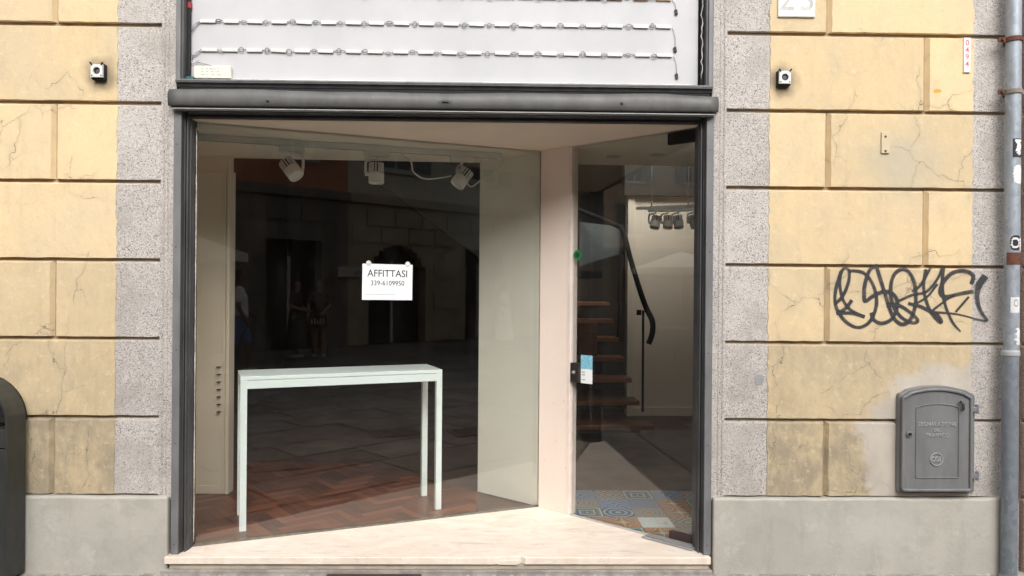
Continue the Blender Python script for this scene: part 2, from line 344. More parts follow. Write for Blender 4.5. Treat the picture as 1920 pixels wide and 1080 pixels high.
BINM = metal_paint('dark_bin_paint', (.030, .033, .031), (.042, .045, .042), rough=.45, wear=(.3, .3, .3), amt=.5); GALV = galvanised('galvanised_steel')
RUST = simple('rust', (.16, .055, .03), (.10, .045, .03), 40, .85, .4); RUSTGREY = simple('grey_bracket', (.20, .17, .14), (.26, .23, .2), 30, .7)
STONEWHITE = simple('white_marble_plaque', (.74, .73, .70), (.68, .67, .64), 12, .6); PLATEWHITE = simple('enamel_plate', (.78, .77, .76), rough=.4); PINKINK = simple('faded_red_ink', (.62, .12, .20), rough=.6)
BEIGEPL = simple('beige_plate', (.60, .50, .34), (.55, .46, .32), 12, .7); PATCHGREY = simple('grey_filler', (.33, .33, .34), (.28, .28, .29), 20, .8)
STEEL = metal_paint('brushed_steel', (.36, .36, .36), (.28, .28, .28), rough=.4); KERB = simple('worn_kerb', (.36, .34, .31), (.25, .23, .21), 14, .9, .6, 60); REDGRATE = simple('oxide_red_cover', (.085, .042, .04), (.06, .035, .033), 18, .7)
CREAMRISER = simple('cream_riser', (.56, .48, .39), (.42, .36, .30), 10, .8, .3); SILICONE = simple('silicone', (.66, .65, .60), (.40, .38, .34), 40, .6)
GREEN = simple('green_sticker', (.02, .22, .07), rough=.4); BLUE = simple('blue_print', (.16, .46, .62), (.30, .60, .72), 60, .4); STICKER = simple('sticker_white', (.78, .78, .78), (.7, .7, .7), 30, .6); STICKERBLACK = simple('sticker_black', (.02, .02, .022), rough=.5)
PAVE = simple('paving_stone', (.19, .177, .16), (.12, .112, .102), 3, .8, .3, 50, var=.6); PAVEJOINT = simple('paving_joint', (.022, .02, .018), (.035, .032, .03), 10, .9); CASTIRON = simple('cast_iron', (.045, .04, .038), rough=.6)

# ------------------------------------------------------------------ ground
g = MB().box(-70, 70, -70, .3, -.3, -.012); struct(g.build('pavement', PAVEJOINT))
pav = bpy.data.objects['pavement']
slabs = {}
def slab_mesh(w_, d_):
    k = (round(w_, 2), round(d_, 2))
    if k not in slabs:
        m = MB(); c = .008
        a = [(-w_ / 2 + .015, -d_ / 2 + .015), (w_ / 2 - .015, -d_ / 2 + .015), (w_ / 2 - .015, d_ / 2 - .015), (-w_ / 2 + .015, d_ / 2 - .015)]
        b = [(x - math.copysign(c, x), y - math.copysign(c, y)) for x, y in a]
        m.add([(x, y, -.02) for x, y in a] + [(x, y, -.004) for x, y in a] + [(x, y, 0) for x, y in b],
              [(0, 1, 5, 4), (1, 2, 6, 5), (2, 3, 7, 6), (3, 0, 4, 7), (4, 5, 9, 8), (5, 6, 10, 9), (6, 7, 11, 10), (7, 4, 8, 11), (8, 9, 10, 11)])
        slabs[k] = m.mesh('slab'); slabs[k].materials.append(PAVE)
    return slabs[k]
y = -.055; row = 0
while y > -12 and row < 20:
    d_ = (.55, .7, .6)[row % 3]; x = -3.2 + (row * .37) % .7 - (0 if row < 6 else -1); xmax = 4.5 + row * .35
    while x < xmax:
        w_ = random.choice((.8, 1.0, 1.25)); s = bpy.data.objects.new('slab', slab_mesh(w_, d_)); col.objects.link(s); s.parent = pav
        s.location = (x + w_ / 2, y - d_ / 2, random.uniform(-.003, .001)); x += w_
    y -= d_; row += 1
struct(MB().box(-8, 8, -.05, .02, -.012, .012).build('kerb', KERB, bevel=.006))

# ------------------------------------------------------------------ facade with rusticated blocks
ZK = lambda k: .415 + .4212 * k
GD, CH = .021, .018
fac = thing('building_facade', 'yellow plaster and grey granite facade with deep horizontal joints round the shop front', 'building')
core = MB().box(-6, -1.743, GD, .30, -.1, 4.6).box(1.155, 2.86, GD, .30, -.1, 4.6).box(-1.743, 1.155, GD, .30, 3.62, 4.6)
core.build('wall_core', simple('groove_dirt', (.38, .28, .185), (.28, .21, .14), 9, .9, .3), fac)
def edge(p, q, n, jit):
    out = []
    for i in range(n):
        t = i / n; out.append((p[0] + (q[0] - p[0]) * t + (random.uniform(-jit, jit) if i else 0), p[1] + (q[1] - p[1]) * t + (random.uniform(-jit, jit) if i else 0)))
    return out
def block(name, x0, x1, z0, z1, L, Rr, mat, front=0.0, rag=None, jit=.0018):
    """one ashlar block; L / Rr: has a chamfer (joint) on that side; rag: ragged side 'L' or 'R'"""
    a0 = x0 + (CH if L else 0); a1 = x1 - (CH if Rr else 0); b0, b1 = z0 + .0115, z1 - .017; z0, z1 = z0 + .0112, z1 - .003
    F, Bk = [], []
    for (fp, fq, bp, bq, side) in (((a0, b0), (a1, b0), (x0, z0), (x1, z0), 'B'), ((a1, b0), (a1, b1), (x1, z0), (x1, z1), 'R'),
                                   ((a1, b1), (a0, b1), (x1, z1), (x0, z1), 'T'), ((a0, b1), (a0, b0), (x0, z1), (x0, z0), 'L')):
        n = max(2, int(math.hypot(fq[0] - fp[0], fq[1] - fp[1]) / .05)) if side in 'BT' else 8
        if rag == side: n = 16
        F += edge(fp, fq, n, .006 if rag == side else jit)
        Bk += [(bp[0] + (bq[0] - bp[0]) * i / n, bp[1] + (bq[1] - bp[1]) * i / n) for i in range(n)]
    n = len(F); m = MB()
    vs_ = [(p[0], front, p[1]) for p in F] + [(p[0], GD + .004, p[1]) for p in Bk]
    fs = [tuple(range(n))] + [(i, (i + 1) % n, n + (i + 1) % n, n + i) for i in range(n)]
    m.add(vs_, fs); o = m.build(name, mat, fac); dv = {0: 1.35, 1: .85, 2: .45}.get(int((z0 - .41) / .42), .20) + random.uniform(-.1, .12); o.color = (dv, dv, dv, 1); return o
XG_L, XA_L, XF_L = -2.057, -1.819, -1.743
XA_R, XG_R, XG_R2 = 1.229, 1.469, 2.579
for k in range(0, 8):
    z0, z1 = ZK(k), ZK(k + 1)
    js = [-3.5, -2.385] if k % 2 == 0 else [-2.95]
    xs = [-4.6] + js + [XG_L]
    for i in range(len(xs) - 1):
        last = i == len(xs) - 2
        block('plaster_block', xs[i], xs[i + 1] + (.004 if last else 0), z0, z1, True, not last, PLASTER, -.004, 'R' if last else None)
    block('granite_block', XG_L - .01, XA_L, z0, z1, False, False, GRANITE)
    jr = {0: 1.785, 2: 1.785, 4: 1.785, 6: 1.785, 3: 2.325, 5: 2.325, 7: 2.325}.get(k)
    block('granite_block', XA_R, XG_R + .01, z0, z1, False, False, GRANITE)
    if jr:
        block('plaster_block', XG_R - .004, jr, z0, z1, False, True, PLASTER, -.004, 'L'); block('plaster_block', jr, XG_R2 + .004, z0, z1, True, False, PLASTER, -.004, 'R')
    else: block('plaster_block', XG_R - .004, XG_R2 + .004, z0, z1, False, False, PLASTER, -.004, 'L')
    block('granite_block', XG_R2 - .01, 2.835, z0, z1, False, True, GRANITE)
def architrave(x0, x1, inner):           # plain granite jamb with two shallow grooves next to the blocks
    xs = [x0, x0 + .012, x0 + .018, x0 + .024, x0 + .036, x0 + .040, x0 + .044, x1]
    ys = [.0, .0, .008, .0, .0, .006, .0, .0]
    if not inner: xs = [x0 + x1 - v for v in xs][::-1]; ys = ys[::-1]
    poly = [(x, y_ - .0015) for x, y_ in zip(xs, ys)] + [(x1, .25), (x0, .25)]
    MB().prism(poly, ZK(0) - .02, 3.8).build('architrave', GRANITE, fac, bevel=.003)
architrave(XA_L - .002, XF_L + .004, True); architrave(1.150, XA_R + .002, False)
def plinth(x0, x1, zt, dip):
    n = 22; top = [(x0 + (x1 - x0) * i / n, zt + random.uniform(-.003, .003) + dip * max(0, (i / n - .93)) * 3) for i in range(n + 1)]
    m = MB(); m.ext([(x0, -.035, -.01), (x1, -.035, -.01)] + [(x, -.035, z) for x, z in top[::-1]], (0, .08, 0)); m.build('plinth', CEMENT, fac, bevel=.011, seg=3)
plinth(-4.6, -1.757, .418, 0); plinth(1.165, 2.755, .418, .06)
MB().box(2.755, 2.85, -.012, .03, -.01, .41).build('granite_base', GRANITE, fac, bevel=.006)
p = at(1423, 712); pts = [(p.x + .026 * math.cos(a) * (1 + .15 * math.sin(3 * a)), -.0026, p.z + .034 * math.sin(a) * (1 + .12 * math.cos(2 * a))) for a in [i * math.pi / 8 for i in range(16)]]
MB().ext(pts, (0, .004, 0)).build('filler_patch', PATCHGREY, fac)

m = MB()
for i in range(260):
    x = random.choice((random.uniform(-3.2, -1.78), random.uniform(1.17, 3.0), random.uniform(-1.75, 1.15))); r_ = random.uniform(.003, .012); y_ = (-.036 if abs(x + .3) > 1.45 else -.052) - abs(random.gauss(0, .012))
    vs2 = [(x + r_ * random.uniform(.6, 1.3) * a, y_ + r_ * random.uniform(.5, 1.2) * b, .0005 + (0 if c_ < 0 else r_ * random.uniform(.5, 1.3))) for c_ in (-1, 1) for b in (-1, 1) for a in (-1, 1)]
    m.add(vs2, [(0, 2, 3, 1), (4, 5, 7, 6), (0, 1, 5, 4), (2, 6, 7, 3), (0, 4, 6, 2), (1, 3, 7, 5)])
crumbs = tag(m.build('mortar_crumbs', simple('crumb_mortar', (.50, .46, .40), (.30, .27, .24), 60, .9)), 'crumbs of loose mortar along the foot of the wall', 'rubble'); crumbs['kind'] = 'stuff'
nb = thing('neighbour_building', 'pink granite block wall of the next building beyond the downpipe', 'building')
MB().box(2.88, 6, .03, .3, -.1, 4.6).build('wall_core', GRANITE_PINK, nb)
for k in range(-1, 8):
    for i, (a, b) in enumerate(((2.875, 3.6), (3.6, 4.5))):
        z0 = max(0, ZK(k)); MB().box(a + .006, b - .006, -.012, .04, z0 + .008, ZK(k + 1) - .008).build('granite_block', GRANITE_PINK, nb, bevel=.01)

# ------------------------------------------------------------------ marble sill
A = Vector((-1.676, .106, 0)); B = Vector((.272, .869, 0)); H = Vector((1.105, .111, 0)); C = Vector((.474, .698, 0)); P = Vector((-.142, 1.221, 0))
FL = .105
sill = thing('marble_sill', 'cream marble threshold with a cracked front edge below the shop window', 'sill')
slab = [(-1.765, -.052), (-.02, -.052), (.0, -.046), (.05, -.036), (.075, -.040), (.092, -.034), (.13, -.030), (.15, -.050), (1.150, -.049), (1.150, .12), (1.085, .155), (.29, .885), (.25, .88), (-1.69, .125), (-1.765, .02)]
MB().prism(slab, .066, FL).build('marble_slab', MARBLE, sill, bevel=.004)
MB().prism([(.004, -.0475), (.052, -.0385), (.074, -.0425), (.12, -.037), (.10, -.049)], .064, .088).build('marble_fragment', MARBLE, sill, bevel=.002)
MB().box(-1.745, 1.14, -.034, .1, .034, .0655).build('riser', CREAMRISER, sill, bevel=.004)
MB().box(-1.79, 1.16, -.046, .1, -.005, .0335).build('base_course', KERB, sill, bevel=.006)
p = at(612, 1076, -.065); q = at(790, 1076, -.065)
MB().box(p.x, q.x, -.10, -.047, -.01, .016).build('oxide_strip', REDGRATE, sill, bevel=.003)

# ------------------------------------------------------------------ shop window: frame and pane
ZS = 2.45
win = thing('shop_window', 'large slanting display window in a dark grey metal frame', 'shop window')
def jamb(side):
    pr = [(-1.746, .12), (-1.746, -.012), (-1.705, -.012), (-1.703, .02), (-1.699, .02), (-1.698, .045), (-1.693, .045), (-1.693, .022), (-1.685, .022), (-1.684, .05), (-1.680, .05), (-1.678, .125)]
    if side > 0: pr = [(1.155 + (-1.743 - x) * 1.0 , y_) for x, y_ in pr]
    return pr
for sgn in (-1, 1):
    pr = jamb(sgn); MB().prism(pr, .085, 2.52).build('jamb', FRAME, win, bevel=.0015)
    x0, x1 = (-1.7455, -1.7065) if sgn < 0 else (1.1185, 1.1575)
    MB().box(x0, x1, -.0165, -.0122, FL + .004, 2.49).build('cover_strip', FRAME_OUT, win, bevel=.0015)
    for z in (.16, .7, 1.2, 1.75, 2.3):
        MB().lathe(((x0 + x1) / 2 + random.uniform(-.006, .006), -.0165, z), (0, -1, 0), [(.004, 0), (.004, .0015), (.002, .002)], 8).build('screw', FRAME, win)
MB().ext([(-1.677, .125, 2.452), (-1.677, .02, 2.452), (-1.677, .02, 2.462), (-1.677, .035, 2.466), (-1.677, .01, 2.470), (-1.677, -.015, 2.476), (-1.677, -.02, 2.5), (-1.677, .125, 2.52)], (1.089 + 1.677, 0, 0)).build('head', FRAME, win, bevel=.0015)
def wall_line(p, q, t0, t1, z0, z1, off0=0.0, off1=None):
    """box along plan line p->q between offsets t0..t1 to the inside (left normal)"""
    d = (q - p).normalized(); n = Vector((-d.y, d.x, 0)); a = p + d * off0; b = (p + d * off1) if off1 is not None else q
    return MB().prism([(v.x, v.y) for v in (a + n * t0, b + n * t0, b + n * t1, a + n * t1)], z0, z1)
wall_line(A, B, 0, .010, FL + .012, ZS - .002, .012).build('window_pane', GLASS, win)
wall_line(A, B, -.004, .014, FL + .0005, FL + .0118, .0).build('gasket', simple('old_gasket', (.12, .11, .09), (.2, .18, .15), 30, .8), win)
m = MB(); pts = [A + Vector((.004, -.004, z)) for z in [FL + .03 + i * .06 for i in range(39)]]
m.tube(pts, [random.uniform(.0012, .0045) for _ in pts], 6).build('silicone_bead', SILICONE, win)

# pilaster and glass door stand on one slanting line
d = (H - B).normalized(); wid = (C - B).length
pil = wall_line(B, H, -.012, .05, FL, ZS, .006, wid - .028)
pil = tag(pil.build('pilaster', PINKPAINT, bevel=.003), 'pale pink painted post between display window and glass door', 'post')
e = wall_line(B, H, -.016, .055, FL, ZS, wid - .026, wid - .004).build('edge_trim', simple('pink_trim', (.86, .74, .67), rough=.5), pil, bevel=.002)
door = thing('glass_door', 'frameless glass shop door standing shut under a black closer', 'door')
DL = (H - B).length
wall_line(B, H, .004, .014, FL + .014, ZS - .003, wid + .004, DL - .006).build('door_pane', GLASS, door)
wall_line(B, H, -.006, .024, ZS - .075, ZS - .008, DL - .19, DL - .01).build('closer', BLACK, door, bevel=.004)
wall_line(B, H, -.008, .026, FL + .016, FL + .058, DL - .16, DL - .02).build('pivot_shoe', simple('dark_red_shoe', (.05, .028, .028), rough=.5), door, bevel=.003)
wall_line(B, H, -.012, .006, FL + .0005, FL + .008, wid, DL - .27).build('threshold_strip', simple('grey_strip', (.48, .47, .45), (.40, .39, .38), 20, .5), door)
pl = wall_line(B, H, -.075, .012, FL + .003, FL + .010, DL - .30, DL + .02); pl.build('floor_spring_cover', STEEL, door, bevel=.002)
wall_line(B, H, -.055, .0, FL + .0105, FL + .016, DL - .285, DL - .0).build('floor_spring_lid', metal_paint('dull_steel', (.22, .22, .22), (.30, .29, .28), .5), door, bevel=.002)
zl = gp(1078, 697, 0).z
def on_door(px, py, off=0.0):       # point on the door's outer face
    n = Vector((-d.y, d.x, 0)); dr = ray(px, py); t = (B + n * off - CAM).dot(n) / dr.dot(n); return CAM + dr * t
q0, q1 = on_door(1072, 715), on_door(1088, 681)
s0 = (q0 - B).dot(d); s1 = (q1 - B).dot(d)
lk = wall_line(B, H, -.018, .035, q0.z, q1.z, s0, s1).build('lock_case', simple('brown_lock', (.03, .022, .02), rough=.4), door, bevel=.003)
c0 = on_door(1076, 698, -.018); MB().lathe(c0, (d.y, -d.x, 0), [(.011, 0), (.011, .008), (.006, .009), (.006, .016)], 14).build('lock_cylinder', STEEL, lk)
# sticker + leaflet on the door
c0 = on_door(1083, 478, .002)
nrm = Vector((d.y, -d.x, 0))
st = tag(MB().lathe(c0, nrm, [(.031, 0), (.031, .0008)], 28).build('sticker', GREEN), 'small round green sticker on the glass door beside pink post', 'sticker')
MB().lathe(c0 + nrm * .0008, nrm, [(.017, 0), (.017, .0006)], 24).build('emblem', simple('dark_green', (.006, .06, .02), rough=.5), st)
def door_rect(px0, py0, px1, py1, mat, name, parent=None, off=.002, th=.0008):
    a = on_door(px0, py1, off); b = on_door(px1, py0, off)
    return wall_line(B, H, off - th, off, a.z, b.z, (a - B).dot(d), (b - B).dot(d)).build(name, mat, parent)
lf = tag(door_rect(1089, 667, 1111, 718, PAPER, 'leaflet'), 'small leaflet with light blue top half stuck beside the door lock', 'leaflet')
door_rect(1089, 667, 1111, 691, BLUE, 'blue_print', lf, .0011, .0004)
for yy in (697, 702, 711): door_rect(1091, yy, 1091 + random.choice((6, 9)), yy + 1.5, INKPALE, 'print_line', lf, .0011, .0004)

# to-let notice on the display window
dw = (B - A).normalized(); nw = Vector((dw.y, -dw.x, 0))      # out of the window
def on_win(px, py, off=0.0):
    dr = ray(px, py); t = (A + nw * off - CAM).dot(nw) / dr.dot(nw); return CAM + dr * t
c0 = (on_win(679, 494) + on_win(773, 563)) / 2 + nw * .002
wd = (on_win(773, 530) - on_win(679, 530)).length; ht = on_win(726, 495).z - on_win(726, 562).z
nt = thing('to_let_notice', 'white paper notice reading AFFITTASI with a phone number, stuck on the display window', 'notice', loc=c0, rz=math.atan2(dw.y, dw.x))
nt.rotation_euler = (0, R(.4), math.atan2(dw.y, dw.x))
MB().box(-wd / 2, wd / 2, -.0006, .0006, -ht / 2, ht / 2).build('paper', PAPER, nt)
for sx in (-.38, .40):
    MB().lathe((sx * wd, -.001, ht / 2 + .003), (0, -1, 0), [(.016, 0), (.015, .003), (.006, .004), (.005, .007)], 18).build('suction_tab', WHITE, nt)
lettering('AFFITTASI', .060, INK, nt, WALLTXT((.0, -.001, .05)), .0003, 'heading', 1.0, .0004, .93)
lettering('339-6109950', .042, INK, nt, WALLTXT((0, -.001, -.008)), .0003, 'phone_number', 1.0, .0002, .93)
m = MB(); x = -wd * .44
while x < wd * .16:
    l = random.uniform(.004, .014); m.box(x, x + l, -.0014, -.0008, -ht * .355, -ht * .355 + .0035); x += l + .003
m.build('fine_print', INKPALE, nt)

# ------------------------------------------------------------------ shutter housing
sh = thing('roller_shutter_housing', 'rounded grey painted roller shutter housing above the display window', 'shutter housing')
xa, xb = -1.757, 1.166
n = 60; prof = [(.0, 2.588), (-.03, 2.590), (-.05, 2.584), (-.064, 2.570), (-.070, 2.548), (-.0705, 2.522), (-.066, 2.503), (-.06, 2.496), (.0, 2.496)]
vs_ = []
for i in range(n + 1):
    x = xa + (xb - xa) * i / n
    dent = .004 * math.sin(x * 3.1) + .002 * math.sin(x * 9 + 1) + random.uniform(-.0006, .0006)
    if i > n - 12: dent += .006 * math.exp(-((i - n + 6) / 3.) ** 2)
    vs_ += [(x, y_ + .3 * dent * (y_ < -.04), z + dent * (z > 2.54)) for y_, z in prof]
k = len(prof); fs = [(i * k + j, i * k + j + 1, (i + 1) * k + j + 1, (i + 1) * k + j) for i in range(n) for j in range(k - 1)] + [tuple(range(k)), tuple(n * k + j for j in range(k))]
MB().add(vs_, fs, True).build('drum_cover', DRUM, sh)
MB().box(xa + .012, xb - .016, -.058, .0, 2.4805, 2.4855).build('bright_lip', LIP, sh, bevel=.001)
MB().box(xa + .01, xb - .01, -.050, .0, 2.486, 2.4955).build('dark_lip', BLACK, sh)
for px, py in ((502, 188), (1166, 193)): p = at(px, py, -.0685); MB().lathe(p, (0, -1, 0), [(.009, 0), (.009, .005), (.005, .006), (.005, .012)], 8).build('bolt', FRAME, sh)
p = at(834, 191, -.068); MB().box(p.x - .036, p.x + .036, p.y - .006, p.y + .01, p.z - .008, p.z + .006).box(p.x - .014, p.x + .02, p.y - .014, p.y, p.z - .004, p.z + .010).build('catch', FRAME, sh, bevel=.002)

# ------------------------------------------------------------------ sign box above
sg = thing('sign_box', 'open light box sign with its face removed showing rows of LED modules', 'sign')
PY = .06
pa, pb = at(358, 150, PY), at(1308, 155, PY); ZP0 = 2.655
MB().box(pa.x, pb.x, PY, PY + .02, ZP0, 3.55).build('back_panel', PANEL, sg)
MB().box(-1.743, 1.155, PY + .022, PY + .04, 2.60, 3.6).build('box_back', BLACK, sg)
for sgn in (-1, 1):
    f = lambda x: x if sgn < 0 else 1.155 - (x + 1.743)
    for a, b, y0, y1, mt in ((-1.735, -1.712, -.022, .05, FRAME_OUT), (-1.7118, -1.700, -.012, .05, FRAME), (-1.6998, -1.684, .035, .05, BLACK), (-1.741, -1.7352, -.01, .05, FRAME)):  # black strip paints in the shaded gap beside the panel
        x0, x1 = sorted((f(a), f(b))); MB().box(x0, x1, y0, y1, 2.632, 3.6).build('side_frame_or_shade_strip', mt, sg, bevel=.002)
xl, xr = -1.737, 1.149
MB().ext([(xl, .058, 2.612), (xl, -.004, 2.612), (xl, -.012, 2.628), (xl, -.024, 2.630), (xl, -.024, 2.646), (xl, -.018, 2.649), (xl, .058, 2.651)], (xr - xl, 0, 0)).build('bottom_frame', FRAME, sg, bevel=.0015)
MB().box(xl + .004, xr - .004, -.0262, -.0243, 2.640, 2.6475).build('edge_strip', FRAME_OUT, sg)
MB().box(xl + .01, xr - .01, .0, .1, 2.585, 2.6115).build('gap_filler', BLACK, sg)
for px0, px1, mt in ((370, 537, OFFWHITE), (537, 762, WHITE), (762, 905, OFFWHITE), (905, 1050, WHITE), (1050, 1298, OFFWHITE)):
    a = at(px0, 148, .04); b = at(px1, 148, .04); MB().box(a.x, b.x - .002, .035, .055, 2.6515, 2.667 + random.uniform(-.003, .003)).build('sill_strip', mt, sg, bevel=.001)
mod = MB().box(-.041, .041, -.012, 0, -.0085, .0085); modme = mod.mesh('led_module'); modme.materials.append(WHITE)
modo = modme.copy(); modo.materials.clear(); modo.materials.append(ORANGE)
chip = MB().box(-.003, .003, -.0135, -.0121, -.0025, .0025).mesh('led_chip'); chip.materials.append(LEDDOT)
starts1 = [(320 + v / 3.556) for v in (252, 408, 565, 727, 892, 1057, 1221, 1374, 1541, 1708, 1870)] + [860 + v / 3.556 for v in (120, 290, 450, 602, 752, 897, 1041, 1214, 1364)]
starts2 = [(320 + v / 3.556) for v in (262, 400, 562, 722, 880, 1036, 1221, 1365, 1536, 1702, 1858)] + [860 + v / 3.556 for v in (102, 293, 450, 605, 752, 897, 1041, 1226, 1372)]
for ri, (xs, yl, yr) in enumerate(((starts1, 40.5, 51), (starts2, 94, 104.5), (starts1, -12.5, -1))):
    path = []
    for i, px in enumerate(xs):
        py = yl + (yr - yl) * (px - 390) / 860; p = at(px, py, PY)
        o = bpy.data.objects.new('led_module', modo if (ri == 2 and i > 11) else modme); col.objects.link(o); o.parent = sg; o.location = p; o.rotation_euler = (0, R(random.uniform(-1, 1) + .5), 0)
        for cx in (-.025, 0, .025):
            c = bpy.data.objects.new('led_chip', chip); col.objects.link(c); c.parent = o; c.location = (cx, 0, 0)
        if i < len(xs) - 1:
            q = at(xs[i + 1], py + .3, PY); a = p + Vector((.04, -.004, 0)); b = q + Vector((-.04, -.004, 0)); cc = (a + b) / 2 + Vector((random.uniform(-.006, .006), -.004, random.uniform(-.008, .004)))
            rx, rz = random.uniform(.009, .015), random.uniform(.005, .013); ph = random.uniform(-.5, .5); turns = random.choice((1.5, 1.5, 2.5))
            lp = [cc + Vector((rx * math.cos(math.pi + ph * 0 + t), -.002 * t / 6, rz * math.sin(math.pi + t))) for t in [j * math.pi / 5 for j in range(int(turns * 10) + 1)]]
            MB().tube(smooth_path([a] + lp + [b], 2), .0019, 5).build('wire', WIRE, sg)
    if ri < 2:
        a = at(xs[0], yl, PY) + Vector((-.04, -.004, 0)); b = at(360, yl + 18, PY) + Vector((0, -.003, 0)); MB().tube(smooth_path([a, (a + b) / 2 + Vector((-.005, -.01, .006)), b], 5), .0016, 5).build('wire', WIRE, sg)
for (x0, y0, x1, y1) in ((1260, 0, 1267, 22), (1261, 53, 1265, 92), (1263, 106, 1268, 142)):
    a = at(x0, y0, PY - .004); b = at(x1, y1, PY - .006); MB().tube(smooth_path([a, a * .5 + b * .5 + Vector((.008, -.004, 0)), b], 5), .0014, 5).build('wire', WIRE, sg)
    MB().lathe(b + Vector((0, 0, .012)), (.15, 0, -1), [(.006, 0), (.010, .006), (.008, .018), (.010, .024), (.004, .03)], 8).build('connector', FRAME, sg)
a = at(364, 142, .03); b = at(433, 124, .03); dv = MB().box(a.x, b.x, .028, .055, 2.668, b.z).build('power_supply', CREAMPL, sg, bevel=.003)
m = MB()
for zz in (.25, .5, .72):
    x = a.x + .04
    while x < b.x - .05:
        l = random.uniform(.006, .02); m.box(x, x + l, .0268, .0278, 2.668 + (b.z - 2.668) * zz, 2.668 + (b.z - 2.668) * zz + .004); x += l + random.uniform(.004, .02)
m.build('faint_print', INKPALE, dv)
MB().box(a.x - .045, a.x - .002, .02, .05, 2.655, 2.675).build('terminal', TEAL, sg, bevel=.003)
p = at(357, 10, .05); MB().box(p.x - .008, p.x + .008, .03, .06, p.z - .02, p.z + .012).build('connector', RED, sg, bevel=.002)
for pts in (((352, 112), (362, 120), (372, 113)), ((358, 100), (366, 104), (378, 92)), ((372, 117), (392, 122), (402, 126)), ((360, 60), (366, 50), (375, 40))):
    MB().tube(smooth_path([at(x_, y_, .05) for x_, y_ in pts], 4), .002, 5).build('wire', WIRE, sg)
for (px0, px1) in ((1312, 1316),): 
    m = MB(); pts = [at(1316 + random.uniform(-2, 2), y_, .02) for y_ in range(-20, 152, 8)]
    m.tube(pts, [random.uniform(.001, .004) for _ in pts], 5).build('torn_seal', OFFWHITE, sg)

# ------------------------------------------------------------------ interior shell
ins = Vector((-dw.y, dw.x, 0))
fl_poly = [(-1.70, .135), (A.x, A.y + .012), (B.x, B.y + .012), (B.x + .01, B.y + .01), (H.x, H.y + .02), (2.4, .32), (2.4, 6.6), (-3.1, 6.6), (-3.1, .32), (-1.9, .32)]
struct(MB().prism(fl_poly, .02, .0985).build('interior_floor', FLOORDARK)); ifl = bpy.data.objects['interior_floor']
off = .013
reg = [(A.x + ins.x * off, A.y + ins.y * off), (B.x + ins.x * off - .02, B.y + ins.y * off - .008), (P.x, P.y), (P.x, 2.1), (-2.1, 2.1), (-2.1, 1.0)]
PWID, PLEN = .058, .29; rot = R(38)
for n in range(-80, 80):                      # herringbone, each strip its own piece
    for k in range(-12, 13):
        bx_, by_ = n * PWID + k * PLEN, n * PWID - k * PLEN
        for vert in (0, 1):
            quad = [(bx_, by_), (bx_ + PLEN, by_), (bx_ + PLEN, by_ + PWID), (bx_, by_ + PWID)] if not vert else [(bx_, by_ + PWID), (bx_ + PWID, by_ + PWID), (bx_ + PWID, by_ + PWID + PLEN), (bx_, by_ + PWID + PLEN)]
            cl = clip_all([(-.8 + u * math.cos(rot) - v * math.sin(rot), .9 + u * math.sin(rot) + v * math.cos(rot)) for u, v in quad], reg)
            if cl and area(cl) > .0008:
                ang = rot + (R(90) if vert else 0); ca, sa = math.cos(ang), math.sin(ang)
                cx = sum(p[0] for p in cl) / len(cl); cy = sum(p[1] for p in cl) / len(cl)
                loc = [((p[0] - cx) * ca + (p[1] - cy) * sa, -(p[0] - cx) * sa + (p[1] - cy) * ca) for p in cl]
                o = MB().prism([(x * .996, y_ * .98) for x, y_ in loc], 0, .006).build('parquet_strip', PARQUET, ifl, loc=(cx, cy, .099)); o.rotation_euler.z = ang
# patterned tiles inside the door
def tile_mat(name, cols, kind):
    t = NT(name); p = t.obj(); q = t.scale(p, (1, 1, 1)); sx = t.n('SeparateXYZ', Vector=p)
    ax = t.math('ABSOLUTE', sx.outputs[0]); ay = t.math('ABSOLUTE', sx.outputs[1])
    if kind == 0: v = t.math('FRACT', t.math('MULTIPLY', t.math('ADD', ax, ay), 22.))
    elif kind == 1: v = t.math('FRACT', t.math('MULTIPLY', t.dist(p, (0, 0, 0)), 26.))
    elif kind == 2: v = t.math('FRACT', t.math('MULTIPLY', t.math('MAXIMUM', ax, ay), 24.))
    elif kind == 3: v = t.math('ABSOLUTE', t.math('SINE', t.math('MULTIPLY', t.math('MULTIPLY', ax, ay), 1500.)))
    elif kind == 4: v = t.math('ABSOLUTE', t.math('SINE', t.math('MULTIPLY', t.math('ADD', t.math('MULTIPLY', ax, ax), t.math('MULTIPLY', ay, t.math('MULTIPLY', ay, 1.6))), 900.)))
    else: v = t.noise(p, 30, 5)
    c = t.ramp(v, [(i / len(cols), cc) for i, cc in enumerate(cols)], 'CONSTANT' if kind < 5 else 'LINEAR')
    c = t.mix(t.math('MULTIPLY', t.step(t.noise(p, 25, 5), .5, .7), .35), c, (.2, .2, .18))
    t.set(Base_Color=c, Roughness=.3); return t.m
W_, Bl, Te, Rd, Ye, Gn, Bk_ = (.52, .56, .53), (.07, .17, .45), (.05, .22, .30), (.50, .06, .035), (.52, .34, .04), (.10, .25, .08), (.025, .03, .05)
TM = [tile_mat('tile_rings', (Bl, W_, Te, Bk_), 1), tile_mat('tile_lattice', (Gn, W_, Rd, Te), 0), tile_mat('tile_star', (Te, W_, Bl), 3), tile_mat('tile_frames', (W_, Bk_, Bl, Gn), 2),
      tile_mat('tile_petals', (Rd, Ye, W_, Te), 4), tile_mat('tile_blossom', (W_, Gn, Ye, Rd), 3), tile_mat('tile_ink', (W_, Bk_, W_), 4)]
TBLUE = tile_mat('tile_plain_blue', (Bl, (.16, .24, .38)), 5); TPALE = tile_mat('tile_pale', ((.66, .71, .70), (.78, .82, .79)), 5)
n_in = Vector((-d.y, d.x, 0)); o2 = .02
